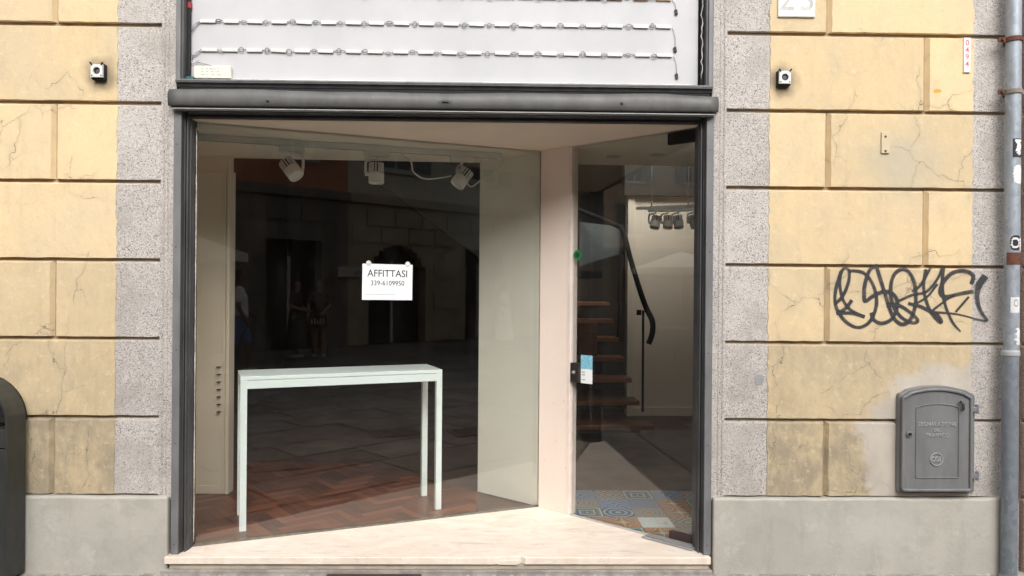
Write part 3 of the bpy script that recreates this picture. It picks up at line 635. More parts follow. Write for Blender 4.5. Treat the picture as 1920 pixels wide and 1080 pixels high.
treg = [(B.x + n_in.x * o2, B.y + n_in.y * o2), (H.x + n_in.x * o2, H.y + n_in.y * o2), (1.6, .32), (1.6, 1.262), (-.10, 1.262)]
b0 = gp(1178, 944, FL); TS = .2
for i in range(-7, 5):
    for j in range(-6, 4):
        cx, cy = b0.x + .1 + i * TS, b0.y + j * TS
        if i == -1: pass
        cl = clip_all([(cx - TS / 2, cy - TS / 2), (cx + TS / 2, cy - TS / 2), (cx + TS / 2, cy + TS / 2), (cx - TS / 2, cy + TS / 2)], treg)
        if cl and area(cl) > .001:
            mt = TBLUE if (i, j) == (0, 0) else TPALE if (i, j) == (0, -2) else TM[(i * 5 + j * 3 + (i * j) % 4) % 7]
            lx = sum(p[0] for p in cl) / len(cl); ly = sum(p[1] for p in cl) / len(cl)
            MB().prism([((p[0] - lx) * .985 + lx - cx, (p[1] - ly) * .985 + ly - cy) for p in cl], 0, .007).build('floor_tile', mt, ifl, loc=(cx, cy, .099))
# walls and ceilings
struct(MB().box(-3.0, -1.875, 1.149, 1.24, .1, 2.45).build('display_wall', CREAMWALL)); dwl = bpy.data.objects['display_wall']
MB().box(-3.0, -1.905, 1.139, 1.1488, .1065, .165).build('skirting', CREAMWALL, dwl, bevel=.003)
MB().box(-1.902, -1.888, 1.135, 1.1488, .1065, 2.33).build('moulding', CREAMWALL, dwl, bevel=.003)
MB().box(-1.880, -1.858, 1.130, 1.235, .1065, 2.34).build('moulding', CREAMWALL, dwl, bevel=.004)
MB().box(-3.0, -1.904, 1.139, 1.1488, 2.315, 2.33).build('moulding', CREAMWALL, dwl, bevel=.003)
p0, p1 = at(409, 680, 1.148), at(409, 778, 1.148)
rk = tag(MB().box(p0.x - .016, p0.x + .012, 1.143, 1.1487, p1.z, p0.z).build('pin_strip', CREAMWALL), 'strip of small dark pins on the cream wall inside the display', 'shelf strip')
for py in (688, 702, 716, 730, 744, 758, 772):
    p = at(410, py, 1.14); MB().box(p.x - .008, p.x + .014, 1.12, 1.1428, p.z - .003, p.z + .003).build('pin', BLACK, rk)
struct(MB().box(-2.2, -2.12, .125, 1.1485, .1, 2.44).build('display_side_wall', CREAMWALL))
struct(MB().box(-2.12, -1.75, .126, .2, .1, 2.44).build('display_front_return', CREAMWALL))
struct(MB().prism([(-1.74, .128), (A.x - .01, A.y + .013), (B.x, B.y + .013), (H.x + .02, H.y + .016), (1.9, .31), (1.9, 1.37), (P.x, 1.30), (-2.2, 1.20), (-2.2, .2)], 2.44, 2.60).build('interior_ceiling', CEIL)); ic = bpy.data.objects['interior_ceiling']
struct(MB().prism([(-1.676, .055), (1.088, .055), (H.x - .002, H.y), (B.x, B.y + .004), (A.x, A.y + .002)], ZS, 2.60).build('recess_soffit', SOFFIT))
for px, py in ((1150, 294), (1232, 290)):
    p = gp(px, py, 2.438); MB().lathe((p.x, p.y, 2.4398), (0, 0, -1), [(.05, 0), (.048, .004), (.034, .004), (.033, .002)], 24).build('downlight', simple('downlight_rim', (.42, .38, .30), rough=.5), ic)
wall_line(P, B, -.03, .0, .1, 2.44, 0, (B - P).length - .008)
dpb = (B - P).normalized(); part_n = Vector((-dpb.y, dpb.x, 0))
pt = MB().prism([(v.x, v.y) for v in (P, B - dpb * .012, B - dpb * .012 + part_n * .035, P + part_n * .035)], .1062, 2.4398)
struct(pt.build('display_partition', GREYWALL, bevel=.002))
# back room
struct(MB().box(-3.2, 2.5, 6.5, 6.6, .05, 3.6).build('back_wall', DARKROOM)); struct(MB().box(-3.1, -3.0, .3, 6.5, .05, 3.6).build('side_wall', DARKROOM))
struct(MB().box(2.4, 2.5, .3, 6.5, .05, 3.6).build('shop_side_wall', CREAMWALL)); struct(MB().box(-3.2, .6, .3, 6.6, 3.6, 3.75).box(.6, 2.6, .3, 2.3, 3.6, 3.75).box(.6, 2.6, 4.2, 6.6, 3.6, 3.75).build('shop_ceiling', DARKROOM))  # unseen ceiling opening added over the stairs to let daylight in
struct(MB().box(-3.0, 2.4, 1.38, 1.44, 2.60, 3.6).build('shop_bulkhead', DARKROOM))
p = at(1183, 600, 4.4)
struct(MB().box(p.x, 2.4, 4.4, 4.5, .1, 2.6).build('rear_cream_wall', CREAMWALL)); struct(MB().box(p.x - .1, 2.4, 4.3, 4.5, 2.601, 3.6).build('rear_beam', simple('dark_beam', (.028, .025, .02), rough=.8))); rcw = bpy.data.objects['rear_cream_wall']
MB().box(p.x - .05, p.x + .03, 4.36, 4.52, .1, 2.6).build('moulding', CREAMWALL, rcw, bevel=.006)
MB().box(p.x + .03, 2.4, 4.385, 4.3995, .1, .2).build('skirting', CREAMWALL, rcw, bevel=.004)
MB().box(1.9, 2.4, .31, .36, .1, 3.6).build('front_return', CREAMWALL, rcw)

# ------------------------------------------------------------------ table
def gpv(px, py): return gp(px, py, FL + .001)
FLg, FRg, BLg = Vector((-1.497, .376, 0)), Vector((-.382, .793, 0)), Vector((-1.628, .66, 0))
ta = math.atan2(FRg.y - FLg.y, FRg.x - FLg.x) + R(1.0); TL, TW, LEG, TH = (FRg - FLg).length + .04, .37, .038, .908
tb = thing('console_table', 'tall narrow mint white table standing behind the display window', 'table', loc=(FLg.x, FLg.y, FL), rz=ta)
x0, y0 = -.02, -.02
MB().box(x0, x0 + TL, y0, y0 + TW, TH - .022, TH).build('tabletop', TABLEWHITE, tb, bevel=.002)
for a, b, c, e in ((x0 + LEG, x0 + TL - LEG, y0, y0 + .02), (x0 + LEG, x0 + TL - LEG, y0 + TW - .02, y0 + TW), (x0, x0 + .02, y0 + LEG, y0 + TW - LEG), (x0 + TL - .02, x0 + TL, y0 + LEG, y0 + TW - LEG)):
    MB().box(a, b, c, e, TH - .073, TH - .0250).build('apron', TABLEWHITE, tb, bevel=.001)
for lx in (x0, x0 + TL - LEG):
    for ly in (y0, y0 + TW - LEG):
        MB().box(lx, lx + LEG, ly, ly + LEG, 0.001, TH - .0225).build('leg', TABLEWHITE, tb, bevel=.0015)

# ------------------------------------------------------------------ track lighting in the display
t0, t1 = gp(300, 257.5, 2.405), gp(940, 297.5, 2.405); t0.z = t1.z = 2.41
dt = (t1 - t0).normalized()
trk = tag(MB().bar(t0 + Vector((0, 0, .010)), t1 + Vector((0, 0, .010)), .034, .036).build('light_track', LAMPWHITE, bevel=.002), 'white ceiling lighting track running along the display window', 'light track')
MB().bar(t0 + Vector((0, 0, -.0085)), t1 + Vector((0, 0, -.0085)) - dt * .03, .010, .0012).build('slot', DARKFIN, trk)
def spot(base, axis, label, arm_side, group='spotlights in the display', scale=1.0, along=None):
    """adapter on the track, bent arm, finned cylindrical head; axis: direction the light points"""
    al = along or dt
    s = thing('track_spotlight', label, 'spotlight', group, loc=base)
    MB().bar(-al * .075, al * .075, .036, .034).build('adapter', LAMPWHITE, s, bevel=.003)
    ax = Vector(axis).normalized(); hc = Vector((0, 0, -.125)) ; side = Vector(arm_side).normalized()
    if abs(ax.z) < .99: pass
    MB().tube(smooth_path([Vector((0, 0, -.015)) + side * .0, Vector((0, 0, -.030)) + side * .005, Vector((0, 0, -.04)) + side * .05, Vector((0, 0, -.055)) + side * .066, hc + side * .066 + Vector((0, 0, .01)), hc + side * .063], 5), .009, 8).build('arm', LAMPWHITE, s)
    MB().lathe(hc + side * .045, side, [(.014, 0), (.014, .026)], 12).build('pivot', LAMPWHITE, s)
    h = MB().lathe(hc - ax * .008, ax, [(.046, 0), (.049, .004), (.049, .062), (.046, .068), (.040, .068), (.036, .058)], 24).build('head', LAMPWHITE, s)
    MB().lathe(hc - ax * .066, ax, [(.034, 0), (.034, .058)], 16).build('heat_sink_core', DARKFIN, h)
    u = ax.orthogonal().normalized(); v = ax.cross(u)
    for k in range(14):
        a = 2 * math.pi * k / 14; rd = u * math.cos(a) + v * math.sin(a); tg = ax.cross(rd)
        c = hc + rd * .0405; MB().ext([c - ax * .008 + rd * .007 - tg * .0042, c - ax * .008 + rd * .007 + tg * .0042, c - ax * .008 - rd * .02 + tg * .002, c - ax * .008 - rd * .02 - tg * .002], -ax * .06).build('fin', LAMPWHITE, h)
    return s
def on_track(px, py): 
    best = None
    for i in range(401):
        q = t0.lerp(t1, i / 400); v = q - CAM; x_ = 960 + FPX * v.dot(RT) / v.dot(FW)
        if best is None or abs(x_ - px) < best[0]: best = (abs(x_ - px), q)
    return best[1] + Vector((0, 0, -.026))
spot(on_track(548, 0), (.62, -.25, -.75), 'white finned spotlight tilted toward the glass on the cream wall end of track', (.8, .3, 0))
spot(on_track(706, 0), (.02, -.05, -1), 'white finned spotlight pointing straight down, middle one of the track', (-1, -.1, 0))
spot(on_track(866, 0), (-.55, -.25, -.8), 'white finned spotlight with loose cable, next to the greige partition', (-.45, .75, 0))
a = on_track(752, 0) + Vector((0, .03, .01)); q = on_track(852, 0)
cab = [a, a + Vector((.06, 0, -.045)), at(775, 322, a.y + 4.0 - 4.0 + .02), at(795, 335, a.y + .03), at(822, 334, q.y - .0), at(846, 330, q.y + .05)]
tag(MB().tube(smooth_path(cab, 6), .0045, 7).build('lamp_cable', LAMPWHITE), 'white cable drooping between two spotlights of the display track', 'cable')
e = at(945, 292, .98); cab = [at(872, 338, q.y + .02), at(884, 350, q.y + .02), at(905, 335, q.y + .05), at(930, 318, .97), at(942, 303, .98), Vector((e.x, e.y, 2.44))]
tag(MB().tube(smooth_path(cab, 6), .004, 7).build('lamp_cable', LAMPWHITE), 'white cable rising from a spotlight to the ceiling by the partition', 'cable')
# second track behind the door
s0_, s1_ = at(1212, 392, 3.45), at(1310, 392, 3.3); s0_.z = s1_.z = at(1250, 394, 3.4).z
tk2 = tag(MB().bar(s0_ - Vector((.1, 0, -.02)), s1_ + Vector((.3, -.3, .02)), .034, .03).build('light_track', LAMPWHITE), 'short lighting track hung inside the shop behind the glass door', 'light track')
for f_ in (0.0, .7): pp = s0_.lerp(s1_, f_ + .1); MB().tube([pp + Vector((0, 0, .02)), Vector((pp.x, pp.y, 3.6))], .006, 6).build('hanger', LAMPWHITE, tk2)
for i, f_ in enumerate((.18, .42, .62, .92)):
    spot(s0_.lerp(s1_, f_), (-.25 + .15 * i, -.3, -.9), 'white spotlight in the row of four inside the shop behind the glass door', (-1, .3, 0), 'spotlights behind the door', along=(s1_ - s0_).normalized())

# ------------------------------------------------------------------ staircase
stc = thing('staircase', 'open staircase with brown wooden treads inside the shop behind the glass door', 'staircase')
rights = [1228, 1200, 1185, 1171, 1160, 1150, 1142, 1135]
for k in range(7):
    yf = 2.77 + .27 * k; z = FL + .184 * (k + 1); xr_ = at(rights[k], 700, yf).x
    o = MB().box(-.48, .48 + (xr_ - 1.2), -.15, .15, -.042, 0).build('tread', TREADWOOD, stc, bevel=.004, loc=(.72, yf + .15, z))
    MB().box(.35, xr_ - .12, yf + .04, yf + .20, z - .075, z - .0425).build('tread_bracket', STAIRDARK, stc)
MB().bar((.62, 2.8, .22), (.62, 4.95, 1.68), .14, .10).build('stringer', STAIRDARK, stc)
MB().box(.2, 1.25, 4.95, 5.9, 1.68, 1.76).build('landing', STAIRDARK, stc)
u0, u1 = at(897, 482, 4.9), at(720, 348, 4.9); dd = u1 - u0; s_ = u0 - dd * .45; e_ = u1 + dd * .35
MB().ext([(s_.x, 4.9, s_.z), (e_.x, 4.9, e_.z), (e_.x, 4.9, e_.z + .9), (s_.x, 4.9, s_.z + .9)], (0, 1.0, 0)).build('upper_flight', STAIRDARK, stc)
rl = [at(1216, 645, 3.0), at(1223, 625, 3.0), at(1223, 602, 3.02), at(1212, 578, 3.08), at(1200, 545, 3.2), at(1184, 492, 3.55), at(1168, 435, 4.0), at(1150, 420, 4.15), at(1075, 389, 4.5), at(960, 340, 4.8)]
MB().tube(smooth_path(rl, 6), .027, 10).build('handrail', BLACK, stc)
MB().tube([at(1205, 772, 3.02), at(1206, 582, 3.06)], .012, 8).build('post', BLACK, stc); pp = at(1200, 585, 3.05); MB().box(pp.x - .03, pp.x + .01, 3.03, 3.07, pp.z - .03, pp.z + .02).build('rail_clamp', BLACK, stc)
for k in (4, 6):
    yf = 2.9 + .27 * k; MB().tube([(at(1158, 600, yf).x, yf, FL + .184 * (k + 1)), (at(1158 + 8, 600, yf).x, yf, FL + .184 * (k + 1) + .9)], .011, 8).build('post', BLACK, stc)
a = at(1085, 665, 3.66); b = at(1119, 605, 3.66); z4 = FL + .184 * 4 + .001
nl = tag(MB().box(a.x, b.x, 3.62, 3.78, z4, b.z).build('wooden_box', TREADWOOD, bevel=.004), 'upright brown box standing on a stair tread behind the door', 'box')
a = at(1086, 480, 4.6); b = at(1163, 425, 4.6)  # thin grey four-sided sheet above the stairs
pn = tag(MB().ext([(a.x, 4.6, a.z - .12), (b.x, 4.6, a.z + .03), (b.x, 4.6, b.z), (a.x, 4.6, b.z + .05)], (0, .02, 0)).build('grey_sheet', simple('plain_grey', (.13, .145, .145), rough=.6)), 'plain grey four-sided sheet above the stairs', 'panel')

# ------------------------------------------------------------------ wall fittings
def socket(px, py, label):
    p = at(px, py); s = thing('wall_socket', label, 'socket', 'open sockets on the facade', loc=(p.x, -.004, p.z))
    MB().box(-.034, .034, -.030, .0, -.044, .040).build('backing_box', BLACK, s, bevel=.003)
    m = MB(); n = 20; rr = .019
    pts = [(-.031, -.033), (.031, -.033), (.031, .036), (-.031, .036)]
    # face plate with a round hole
    outer = []; inner = []
    for i in range(n):
        a = 2 * math.pi * i / n + math.pi / 4; c_, s_2 = math.cos(a), math.sin(a); k = .031 / max(abs(c_), abs(s_2))
        outer.append((c_ * k, s_2 * k * 1.1)); inner.append((c_ * rr, s_2 * rr))
    vs2 = [(x, -.044, z) for x, z in outer] + [(x, -.044, z) for x, z in inner] + [(x, -.0302, z) for x, z in outer] + [(x, -.0302, z) for x, z in inner]
    fs2 = []
    for i in range(n):
        j = (i + 1) % n; fs2 += [(i, j, n + j, n + i), (i, 2 * n + i, 2 * n + j, j), (n + i, n + j, 3 * n + j, 3 * n + i)]
    m.add(vs2, fs2).build('face_plate', WHITE, s)
    MB().lathe((.002, -.0303, -.002), (0, -1, 0), [(.012, 0), (.012, .004), (.008, .005)], 14).build('inner_contact', FRAME, s)
    for sx, sz in ((-1, 1), (1, 1)): MB().bar((sx * .024, -.045, .030), (sx * .034, -.045, .043), .007, .008, (0, 1, 0)).build('clip', BLACK, s)
    for sx in (-1, 1): MB().lathe((sx * .024, -.044, -.026), (0, -1, 0), [(.004, 0), (.004, .001)], 8).build('screw', BLACK, s)
socket(190, 137, 'open white socket with round hole on the yellow wall near the litter bin side')
socket(1466, 149, 'open white socket with round hole on the yellow wall below the house number')
p = at(1457, 34); q = at(1527, 34)
hn = tag(MB().box(p.x, q.x, -.016, -.003, at(1490, 34).z, at(1490, 34).z + .17).build('house_number', STONEWHITE, bevel=.006), 'white stone house number plaque reading 23', 'house number')
lettering('23', .19, simple('worn_grey_ink', (.40, .39, .38), (.58, .57, .55), 30, .7), hn, WALLTXT(((p.x + q.x) / 2, -.0163, at(1490, 34).z + .095)), .0006, 'digits', 1.25, 0, .95)
p = at(1804.5, 137); q = at(1817.5, 72)
np_ = tag(MB().box(p.x, q.x, -.012, -.003, p.z, q.z).build('number_plate', PLATEWHITE, bevel=.001), 'narrow upright white plate with red digits 0494', 'plate')
for i, ch in enumerate('0494'): lettering(ch, .042, PINKINK, np_, WALLTXT(((p.x + q.x) / 2, -.0122, at(1811, 82 + i * 13.2).z)), .0004, 'digit', 1, .0004)
p = at(1650.5, 288); q = at(1666, 249)
bp = tag(MB().box(p.x, q.x, -.014, -.003, p.z, q.z).build('blank_plate', BEIGEPL, bevel=.002), 'small blank beige plate held by two screws on the yellow wall', 'plate')
for py in (257, 284): c = at(1658, py); MB().lathe((c.x, -.014, c.z), (0, -1, 0), [(.007, 0), (.006, .002)], 10).build('screw', RUST, bp)

# ------------------------------------------------------------------ traffic signal cabinet
cb = thing('signal_cabinet', 'grey cast iron wall cabinet with arched top lettered SEGNALAZIONE DEL TRAFFICO', 'cabinet')
def arch_poly(px0, px1, pyb, pys, pyt, r, y_, n=14):
    a = at(px0, pyb, y_); b = at(px1, pyb, y_); zs = at((px0 + px1) / 2, pys, y_).z; zt = at((px0 + px1) / 2, pyt, y_).z; z0 = (a.z + b.z) / 2
    cx = (a.x + b.x) / 2; hw = (b.x - a.x) / 2; pts = []
    for i in range(5): t = math.pi + i * math.pi / 8; pts.append((a.x + r + r * math.cos(t), z0 + r + r * math.sin(t)))
    for i in range(5): t = 1.5 * math.pi + i * math.pi / 8; pts.append((b.x - r + r * math.cos(t), z0 + r + r * math.sin(t)))
    for i in range(5): t = i * math.pi / 2 / 4.6; pts.append((b.x - r + r * math.cos(t), zs - r + r * math.sin(t)))
    for i in range(1, n): t = i / n; x = (b.x - r) + (a.x - b.x + 2 * r) * t; pts.append((x, zs + (zt - zs) * (1 - ((x - cx) / hw) ** 2)))
    for i in range(5): t = math.pi / 2 + (4 - (4 - i)) * math.pi / 8; pts.append((a.x + r + r * math.cos(t), zs - r + r * math.sin(t)))
    return pts
def inset(pts, dd_):
    cx = sum(p[0] for p in pts) / len(pts); n = len(pts); out = []
    for i in range(n):
        p, q, r_ = Vector(pts[i - 1]), Vector(pts[i]), Vector(pts[(i + 1) % n]); t = (r_ - p).normalized(); out.append((q.x - t.y * dd_, q.y + t.x * dd_))
    return out
CY = -.05
o1 = arch_poly(1683, 1825, 925, 737, 723, .022, -.03)
MB().ext([(x, CY + .012, z) for x, z in o1], (0, .05, 0)).build('case', IRON, cb, bevel=.004)
def ring(pts, dd_, y0, y1, name, mat, parent, bev=.003):
    b = inset(pts, dd_); n = len(pts); m = MB()
    vs2 = [(x, y0, z) for x, z in pts] + [(x, y0, z) for x, z in b] + [(x, y1, z) for x, z in pts] + [(x, y1, z) for x, z in b]; fs2 = []
    for i in range(n):
        j = (i + 1) % n; fs2 += [(i, j, n + j, n + i), (i, 2 * n + i, 2 * n + j, j), (n + i, n + j, 3 * n + j, 3 * n + i), (2 * n + i, 3 * n + i, 3 * n + j, 2 * n + j)]
    return m.add(vs2, fs2).build(name, mat, parent, bevel=bev)
o2_ = arch_poly(1688, 1821, 921, 741, 727, .020, CY)
dr_ = MB().ext([(x, CY - .004, z) for x, z in inset(o2_, .004)], (0, .0155, 0)).build('cabinet_door', IRON, cb, bevel=.002)
ring(o2_, .016, CY - .016, CY - .0042, 'rim', IRON, dr_, .006)
o3 = arch_poly(1715, 1797, 896, 762, 756, .010, CY)
ring(o3, .006, CY - .009, CY - .0042, 'panel_moulding', IRON, dr_, .002)
for s_t, px, py, sz, sx in (('SEGNALAZIONE', 1757, 795.5, .029, 1.0), ('DEL', 1757, 807, .022, 1.0), ('TRAFFICO', 1757, 816.5, .029, 1.0)):
    lettering(s_t, sz, IRONLIT, dr_, WALLTXT(at(px, py, CY - .0045)), .0035, 'raised_lettering', 1.08, .0006, sx * .93)
c = at(1755.5, 861, CY - .004); n = 28
pts = [(c.x + .036 * math.cos(2 * math.pi * i / n), c.z + .036 * math.sin(2 * math.pi * i / n)) for i in range(n)]
ring(pts, .005, CY - .010, CY - .0042, 'emblem_ring', IRONLIT, dr_, .0015)
lettering('CGE', .036, IRONLIT, dr_, WALLTXT((c.x, CY - .0045, c.z)), .004, 'emblem_letters', .92, .0009, .9)
c = at(1704.5, 814, CY - .004); MB().lathe((c.x, CY - .004, c.z), (0, -1, 0), [(.0165, 0), (.0165, .008), (.011, .010), (.010, .002)], 20).build('keyhole_ring', IRON, dr_); MB().lathe((c.x, CY - .0105, c.z), (0, -1, 0), [(.008, 0), (.007, .001)], 14).build('keyhole', BLACK, dr_)
for py in (766, 891):
    a = at(1818, py, CY); b = at(1834, py, CY); h = MB().box(a.x, b.x, CY - .012, CY + .01, a.z - .017, a.z + .010).build('hinge', IRON, cb, bevel=.004)
    MB().lathe((b.x - .008, CY - .004, a.z - .026), (0, 0, 1), [(.009, 0), (.010, .004), (.010, .046), (.006, .05)], 12).build('hinge_pin', IRON, h)
c = at(1803, 760, CY - .016); MB().tube([c + Vector((-.008, 0, .022)), c + Vector((.0, -.012, .010)), c + Vector((.004, -.010, -.02)), c + Vector((.0, -.002, -.03))], [.007, .009, .007, .004], 8).build('latch', simple('dark_latch', (.05, .05, .05), rough=.45), dr_)

# ------------------------------------------------------------------ downpipe
yp = -.075
px_top, px_bot = at(1901, 20, yp), at(1896, 1060, yp); rp = .040
dp = thing('downpipe', 'galvanised steel rain downpipe with stickers and rusty brackets on the granite corner', 'downpipe')
X = lambda py: px_bot.x + 0 * py
zj = at(1900, 660, yp).z
MB().lathe((px_top.x, yp, zj - .03), (0, 0, 1), [(rp * .93, 0), (rp * .93, 5)], 28).build('upper_pipe', GALV, dp)
LOWP = galvanised('dark_galvanised')
for nd in LOWP.node_tree.nodes:
    if nd.type == 'MIX' and not nd.inputs[7].is_linked and nd.inputs[7].default_value[0] > .38: nd.inputs[6].default_value = (.20, .23, .26, 1); nd.inputs[7].default_value = (.27, .30, .34, 1)
MB().lathe((px_top.x - .004, yp, 0.001), (0, 0, 1), [(rp + .014, 0), (rp + .010, .012), (rp, .03), (rp, zj + .012)], 28).build('lower_pipe', LOWP, dp)
MB().lathe((px_top.x - .004, yp, zj - .02), (0, 0, 1), [(rp + .002, 0), (rp + .004, .004), (rp + .004, .022), (rp + .001, .032)], 28).build('joint_collar', simple('collar_grey', (.45, .46, .47), rough=.5), dp)
for py, mt in ((75, RUST), (173, RUSTGREY)):
    z = at(1900, py, yp).z
    k = MB().lathe((px_top.x, yp, z - .013), (0, 0, 1), [(rp + .002, 0), (rp + .004, .002), (rp + .004, .024), (rp + .002, .026)], 24).build('bracket', mt, dp)
    MB().box(px_top.x - rp - .042, px_top.x - rp + .004, yp - .004, yp + .004, z - .012, z + .012).box(px_top.x - rp - .03, px_top.x - rp - .018, yp - .014, yp + .014, z - .006, z + .006).build('clamp_ear', RUST, k)
    MB().box(px_top.x + rp - .004, px_top.x + rp + .042, yp - .004, yp + .004, z - .012, z + .012).build('clamp_ear', mt, k)
    MB().box(px_top.x - .008, px_top.x + .008, yp + rp * .9, .01, z - .008, z + .008).build('wall_stem', RUST, k)
def wrap(py0, py1, a0, a1, mat, name, parent, r_, rag=0.0, n=14):
    """patch wrapped round the pipe, a in degrees: 0 = facing the street, negative = left"""
    z1, z0 = at(1900, py0, yp).z, at(1900, py1, yp).z; m = MB(); vs2 = []
    for j in range(n + 1):
        f_ = j / n; z = z0 + (z1 - z0) * f_; ex = rag * random.uniform(-1, 1) * 14; wv = math.sqrt(max(0, 1 - (2 * f_ - 1) ** 2)) if rag else 1
        mid = (a0 + a1) / 2; hw = (a1 - a0) / 2 * (.35 + .65 * wv if rag else 1)
        for i in range(9):
            a = R(mid - hw + ex + 2 * hw * i / 8); vs2.append((px_top.x + r_ * math.sin(a), yp - r_ * math.cos(a), z))
    fs2 = [(j * 9 + i, j * 9 + i + 1, (j + 1) * 9 + i + 1, (j + 1) * 9 + i) for j in range(n) for i in range(8)]
    return m.add(vs2, fs2, True).build(name, mat, parent)
r1 = rp * .93 + .0008
s = tag(wrap(262, 297, -35, 50, STICKERBLACK, 'pipe_sticker', None, r1), 'black sticker with a white figure on the downpipe', 'sticker')
wrap(266, 293, -10, 35, STICKER, 'white_print', s, r1 + .0006, .9); wrap(264, 268, -20, 40, STICKER, 'white_print', s, r1 + .0007)
tag(wrap(311, 346, -30, 60, STICKER, 'pipe_sticker', None, r1, .5), 'torn round white sticker on the downpipe below the black one', 'sticker')
s = tag(wrap(442, 470, -50, 40, STICKERBLACK, 'pipe_sticker', None, r1, .1), 'round black sticker with white arc on the downpipe above rust patch', 'sticker'); wrap(446, 466, -42, 20, STICKER, 'white_print', s, r1 + .0006, .4); wrap(450, 462, -32, 10, STICKERBLACK, 'black_print', s, r1 + .0012, .3); wrap(447, 472, 22, 58, STICKER, 'white_scrap', s, r1 + .001, .8)
wrap(474, 497, -75, 75, RUST, 'rust_band', dp, r1 + .0002)
s = tag(wrap(557, 586, -42, 32, STICKER, 'pipe_sticker', None, r1), 'square white sticker with a faint ring on the downpipe', 'sticker'); wrap(561, 575, -20, 15, INKPALE, 'faint_ring', s, r1 + .0006, .1); wrap(564, 572, -14, 9, STICKER, 'ring_centre', s, r1 + .001, .1)
tag(wrap(614, 646, -5, 60, STICKER, 'pipe_sticker', None, r1, 1.0), 'shredded white sticker remnant on the downpipe just above the collar', 'sticker')

# ------------------------------------------------------------------ graffiti
S = [[(785,545),(830,500),(865,420),(870,345),(835,335),(800,420),(785,510),(800,580),(850,650),(920,685),(985,660),(1025,590),(1035,510),(1010,420),(960,360),(900,345),(868,350)],
 [(822,345),(815,430),(835,520),(880,580),(965,622)], [(888,520),(850,570),(795,602)], [(795,600),(850,598),(900,602),(965,622)],
 [(1040,312),(995,340),(965,430),(962,515),(975,525),(1010,500),(1080,470),(1140,490),(1160,550),(1130,630),(1070,660),(1020,640),(1003,595)],
 [(1035,318),(1060,400),(1085,480),(1110,560),(1140,630),(1190,667),(1240,635),(1270,540),(1265,430),(1235,360),(1190,335),(1140,370),(1120,450),(1130,540),(1180,620),(1250,657),(1282,640),(1225,585),(1160,550),(1095,552)],
 [(1160,530),(1250,490),(1335,470),(1400,395),(1430,325)], [(1362,322),(1300,430),(1248,470)], [(1332,335),(1318,450),(1350,570),(1405,645),(1425,648),(1400,610),(1360,590),(1300,560),(1225,540)],
 [(1437,325),(1430,430),(1445,540),(1490,650),(1540,710)], [(1605,425),(1615,375),(1565,345),(1490,358),(1435,415),(1418,475),(1450,500),(1540,482),(1618,468)], [(1275,540),(1340,500),(1400,425)],
 [(1360,592),(1440,530),(1505,488)], [(1365,592),(1520,605),(1640,635),(1700,645)], [(1690,375),(1652,430),(1640,500),(1660,580),(1705,645)], [(1590,500),(1510,592)]]
W = [20, 18, 22, 20, 22, 22, 16, 16, 20, [20, 20, 18, 16, 10], 24, 14, 14, [16, 10, 8, 12], [44, 38, 26, 18, 12], 14]
gv, gf, guv = [], [], []
for si, (pts, wd_) in enumerate(zip(S, W)):
    n0 = len(pts); path = smooth_path([(1320 + x / 3.2, 400 + y_ / 3.2, (wd_[i] if isinstance(wd_, list) else wd_) / 3.2 * random.uniform(.92, 1.1)) for i, (x, y_) in enumerate(pts)], 8)
    m = len(path); bi = len(gv)
    for i, p in enumerate(path):
        t = path[min(i + 1, m - 1)] - path[max(i - 1, 0)]; t = Vector((t.x, t.y)); t = t.normalized() if t.length > 1e-6 else Vector((1, 0)); n2 = Vector((-t.y, t.x)) * p.z * .72
        yy = -.0052 - si * .00012 - i / m * .0001
        for sg_ in (-1, 1): gv.append(tuple(at(p.x + n2.x * sg_, p.y + n2.y * sg_, yy)))
        if i: gf.append((bi + 2 * i - 2, bi + 2 * i - 1, bi + 2 * i + 1, bi + 2 * i))
me = bpy.data.meshes.new('graffiti'); me.from_pydata(gv, [], gf); uv = me.uv_layers.new(name='UVMap')
for lp in me.loops: uv.data[lp.index].uv = (lp.vertex_index % 2, 0)
tag(link('graffiti', me, SPRAY), 'looping dark grey spray paint tag across the yellow wall and granite', 'graffiti')

# ------------------------------------------------------------------ litter bin
bn = thing('litter_bin', 'dark green grey metal litter bin with rounded arched top against the facade', 'litter bin')
XR_ = at(48, 900, -.045).x; BW, BD, ZB = .52, .15, 1.085; cxb = XR_ - BW / 2; rb = .26
def arch_pts(w2, zc, r_, n=18): return [(cxb + w2 * math.cos(math.pi * i / n), zc + r_ * math.sin(math.pi * i / n)) for i in range(n + 1)]
zc = ZB - rb
prf = [(cxb + BW / 2, .03)] + arch_pts(BW / 2, zc, rb) + [(cxb - BW / 2, .03)]; inn = [(cxb + BW / 2 - .012, .03)] + arch_pts(BW / 2 - .012, zc, rb - .012) + [(cxb - BW / 2 + .012, .03)]
m = MB(); n = len(prf); y0b, y1b = -.045 - BD, -.045
vs2 = [(x, y0b, z) for x, z in prf] + [(x, y0b, z) for x, z in inn] + [(x, y1b, z) for x, z in prf] + [(x, y1b, z) for x, z in inn]; fs2 = []
for i in range(n - 1): fs2 += [(i, i + 1, n + i + 1, n + i), (2 * n + i, 3 * n + i, 3 * n + i + 1, 2 * n + i + 1), (i, 2 * n + i, 2 * n + i + 1, i + 1), (n + i, n + i + 1, 3 * n + i + 1, 3 * n + i)]
fs2 += [(0, n, 3 * n, 2 * n), (n - 1, 3 * n - 1, 4 * n - 1, 2 * n - 1)]
m.add(vs2, fs2).build('shell', BINM, bn, bevel=.002)
MB().box(cxb - BW / 2 + .014, cxb + BW / 2 - .014, y0b + .012, y1b, .03, .70).build('door_panel', BINM, bn, bevel=.003)
MB().box(cxb - BW / 2 + .014, cxb + BW / 2 - .014, y0b + .012, y1b, .706, .80).build('upper_panel', BINM, bn, bevel=.003)
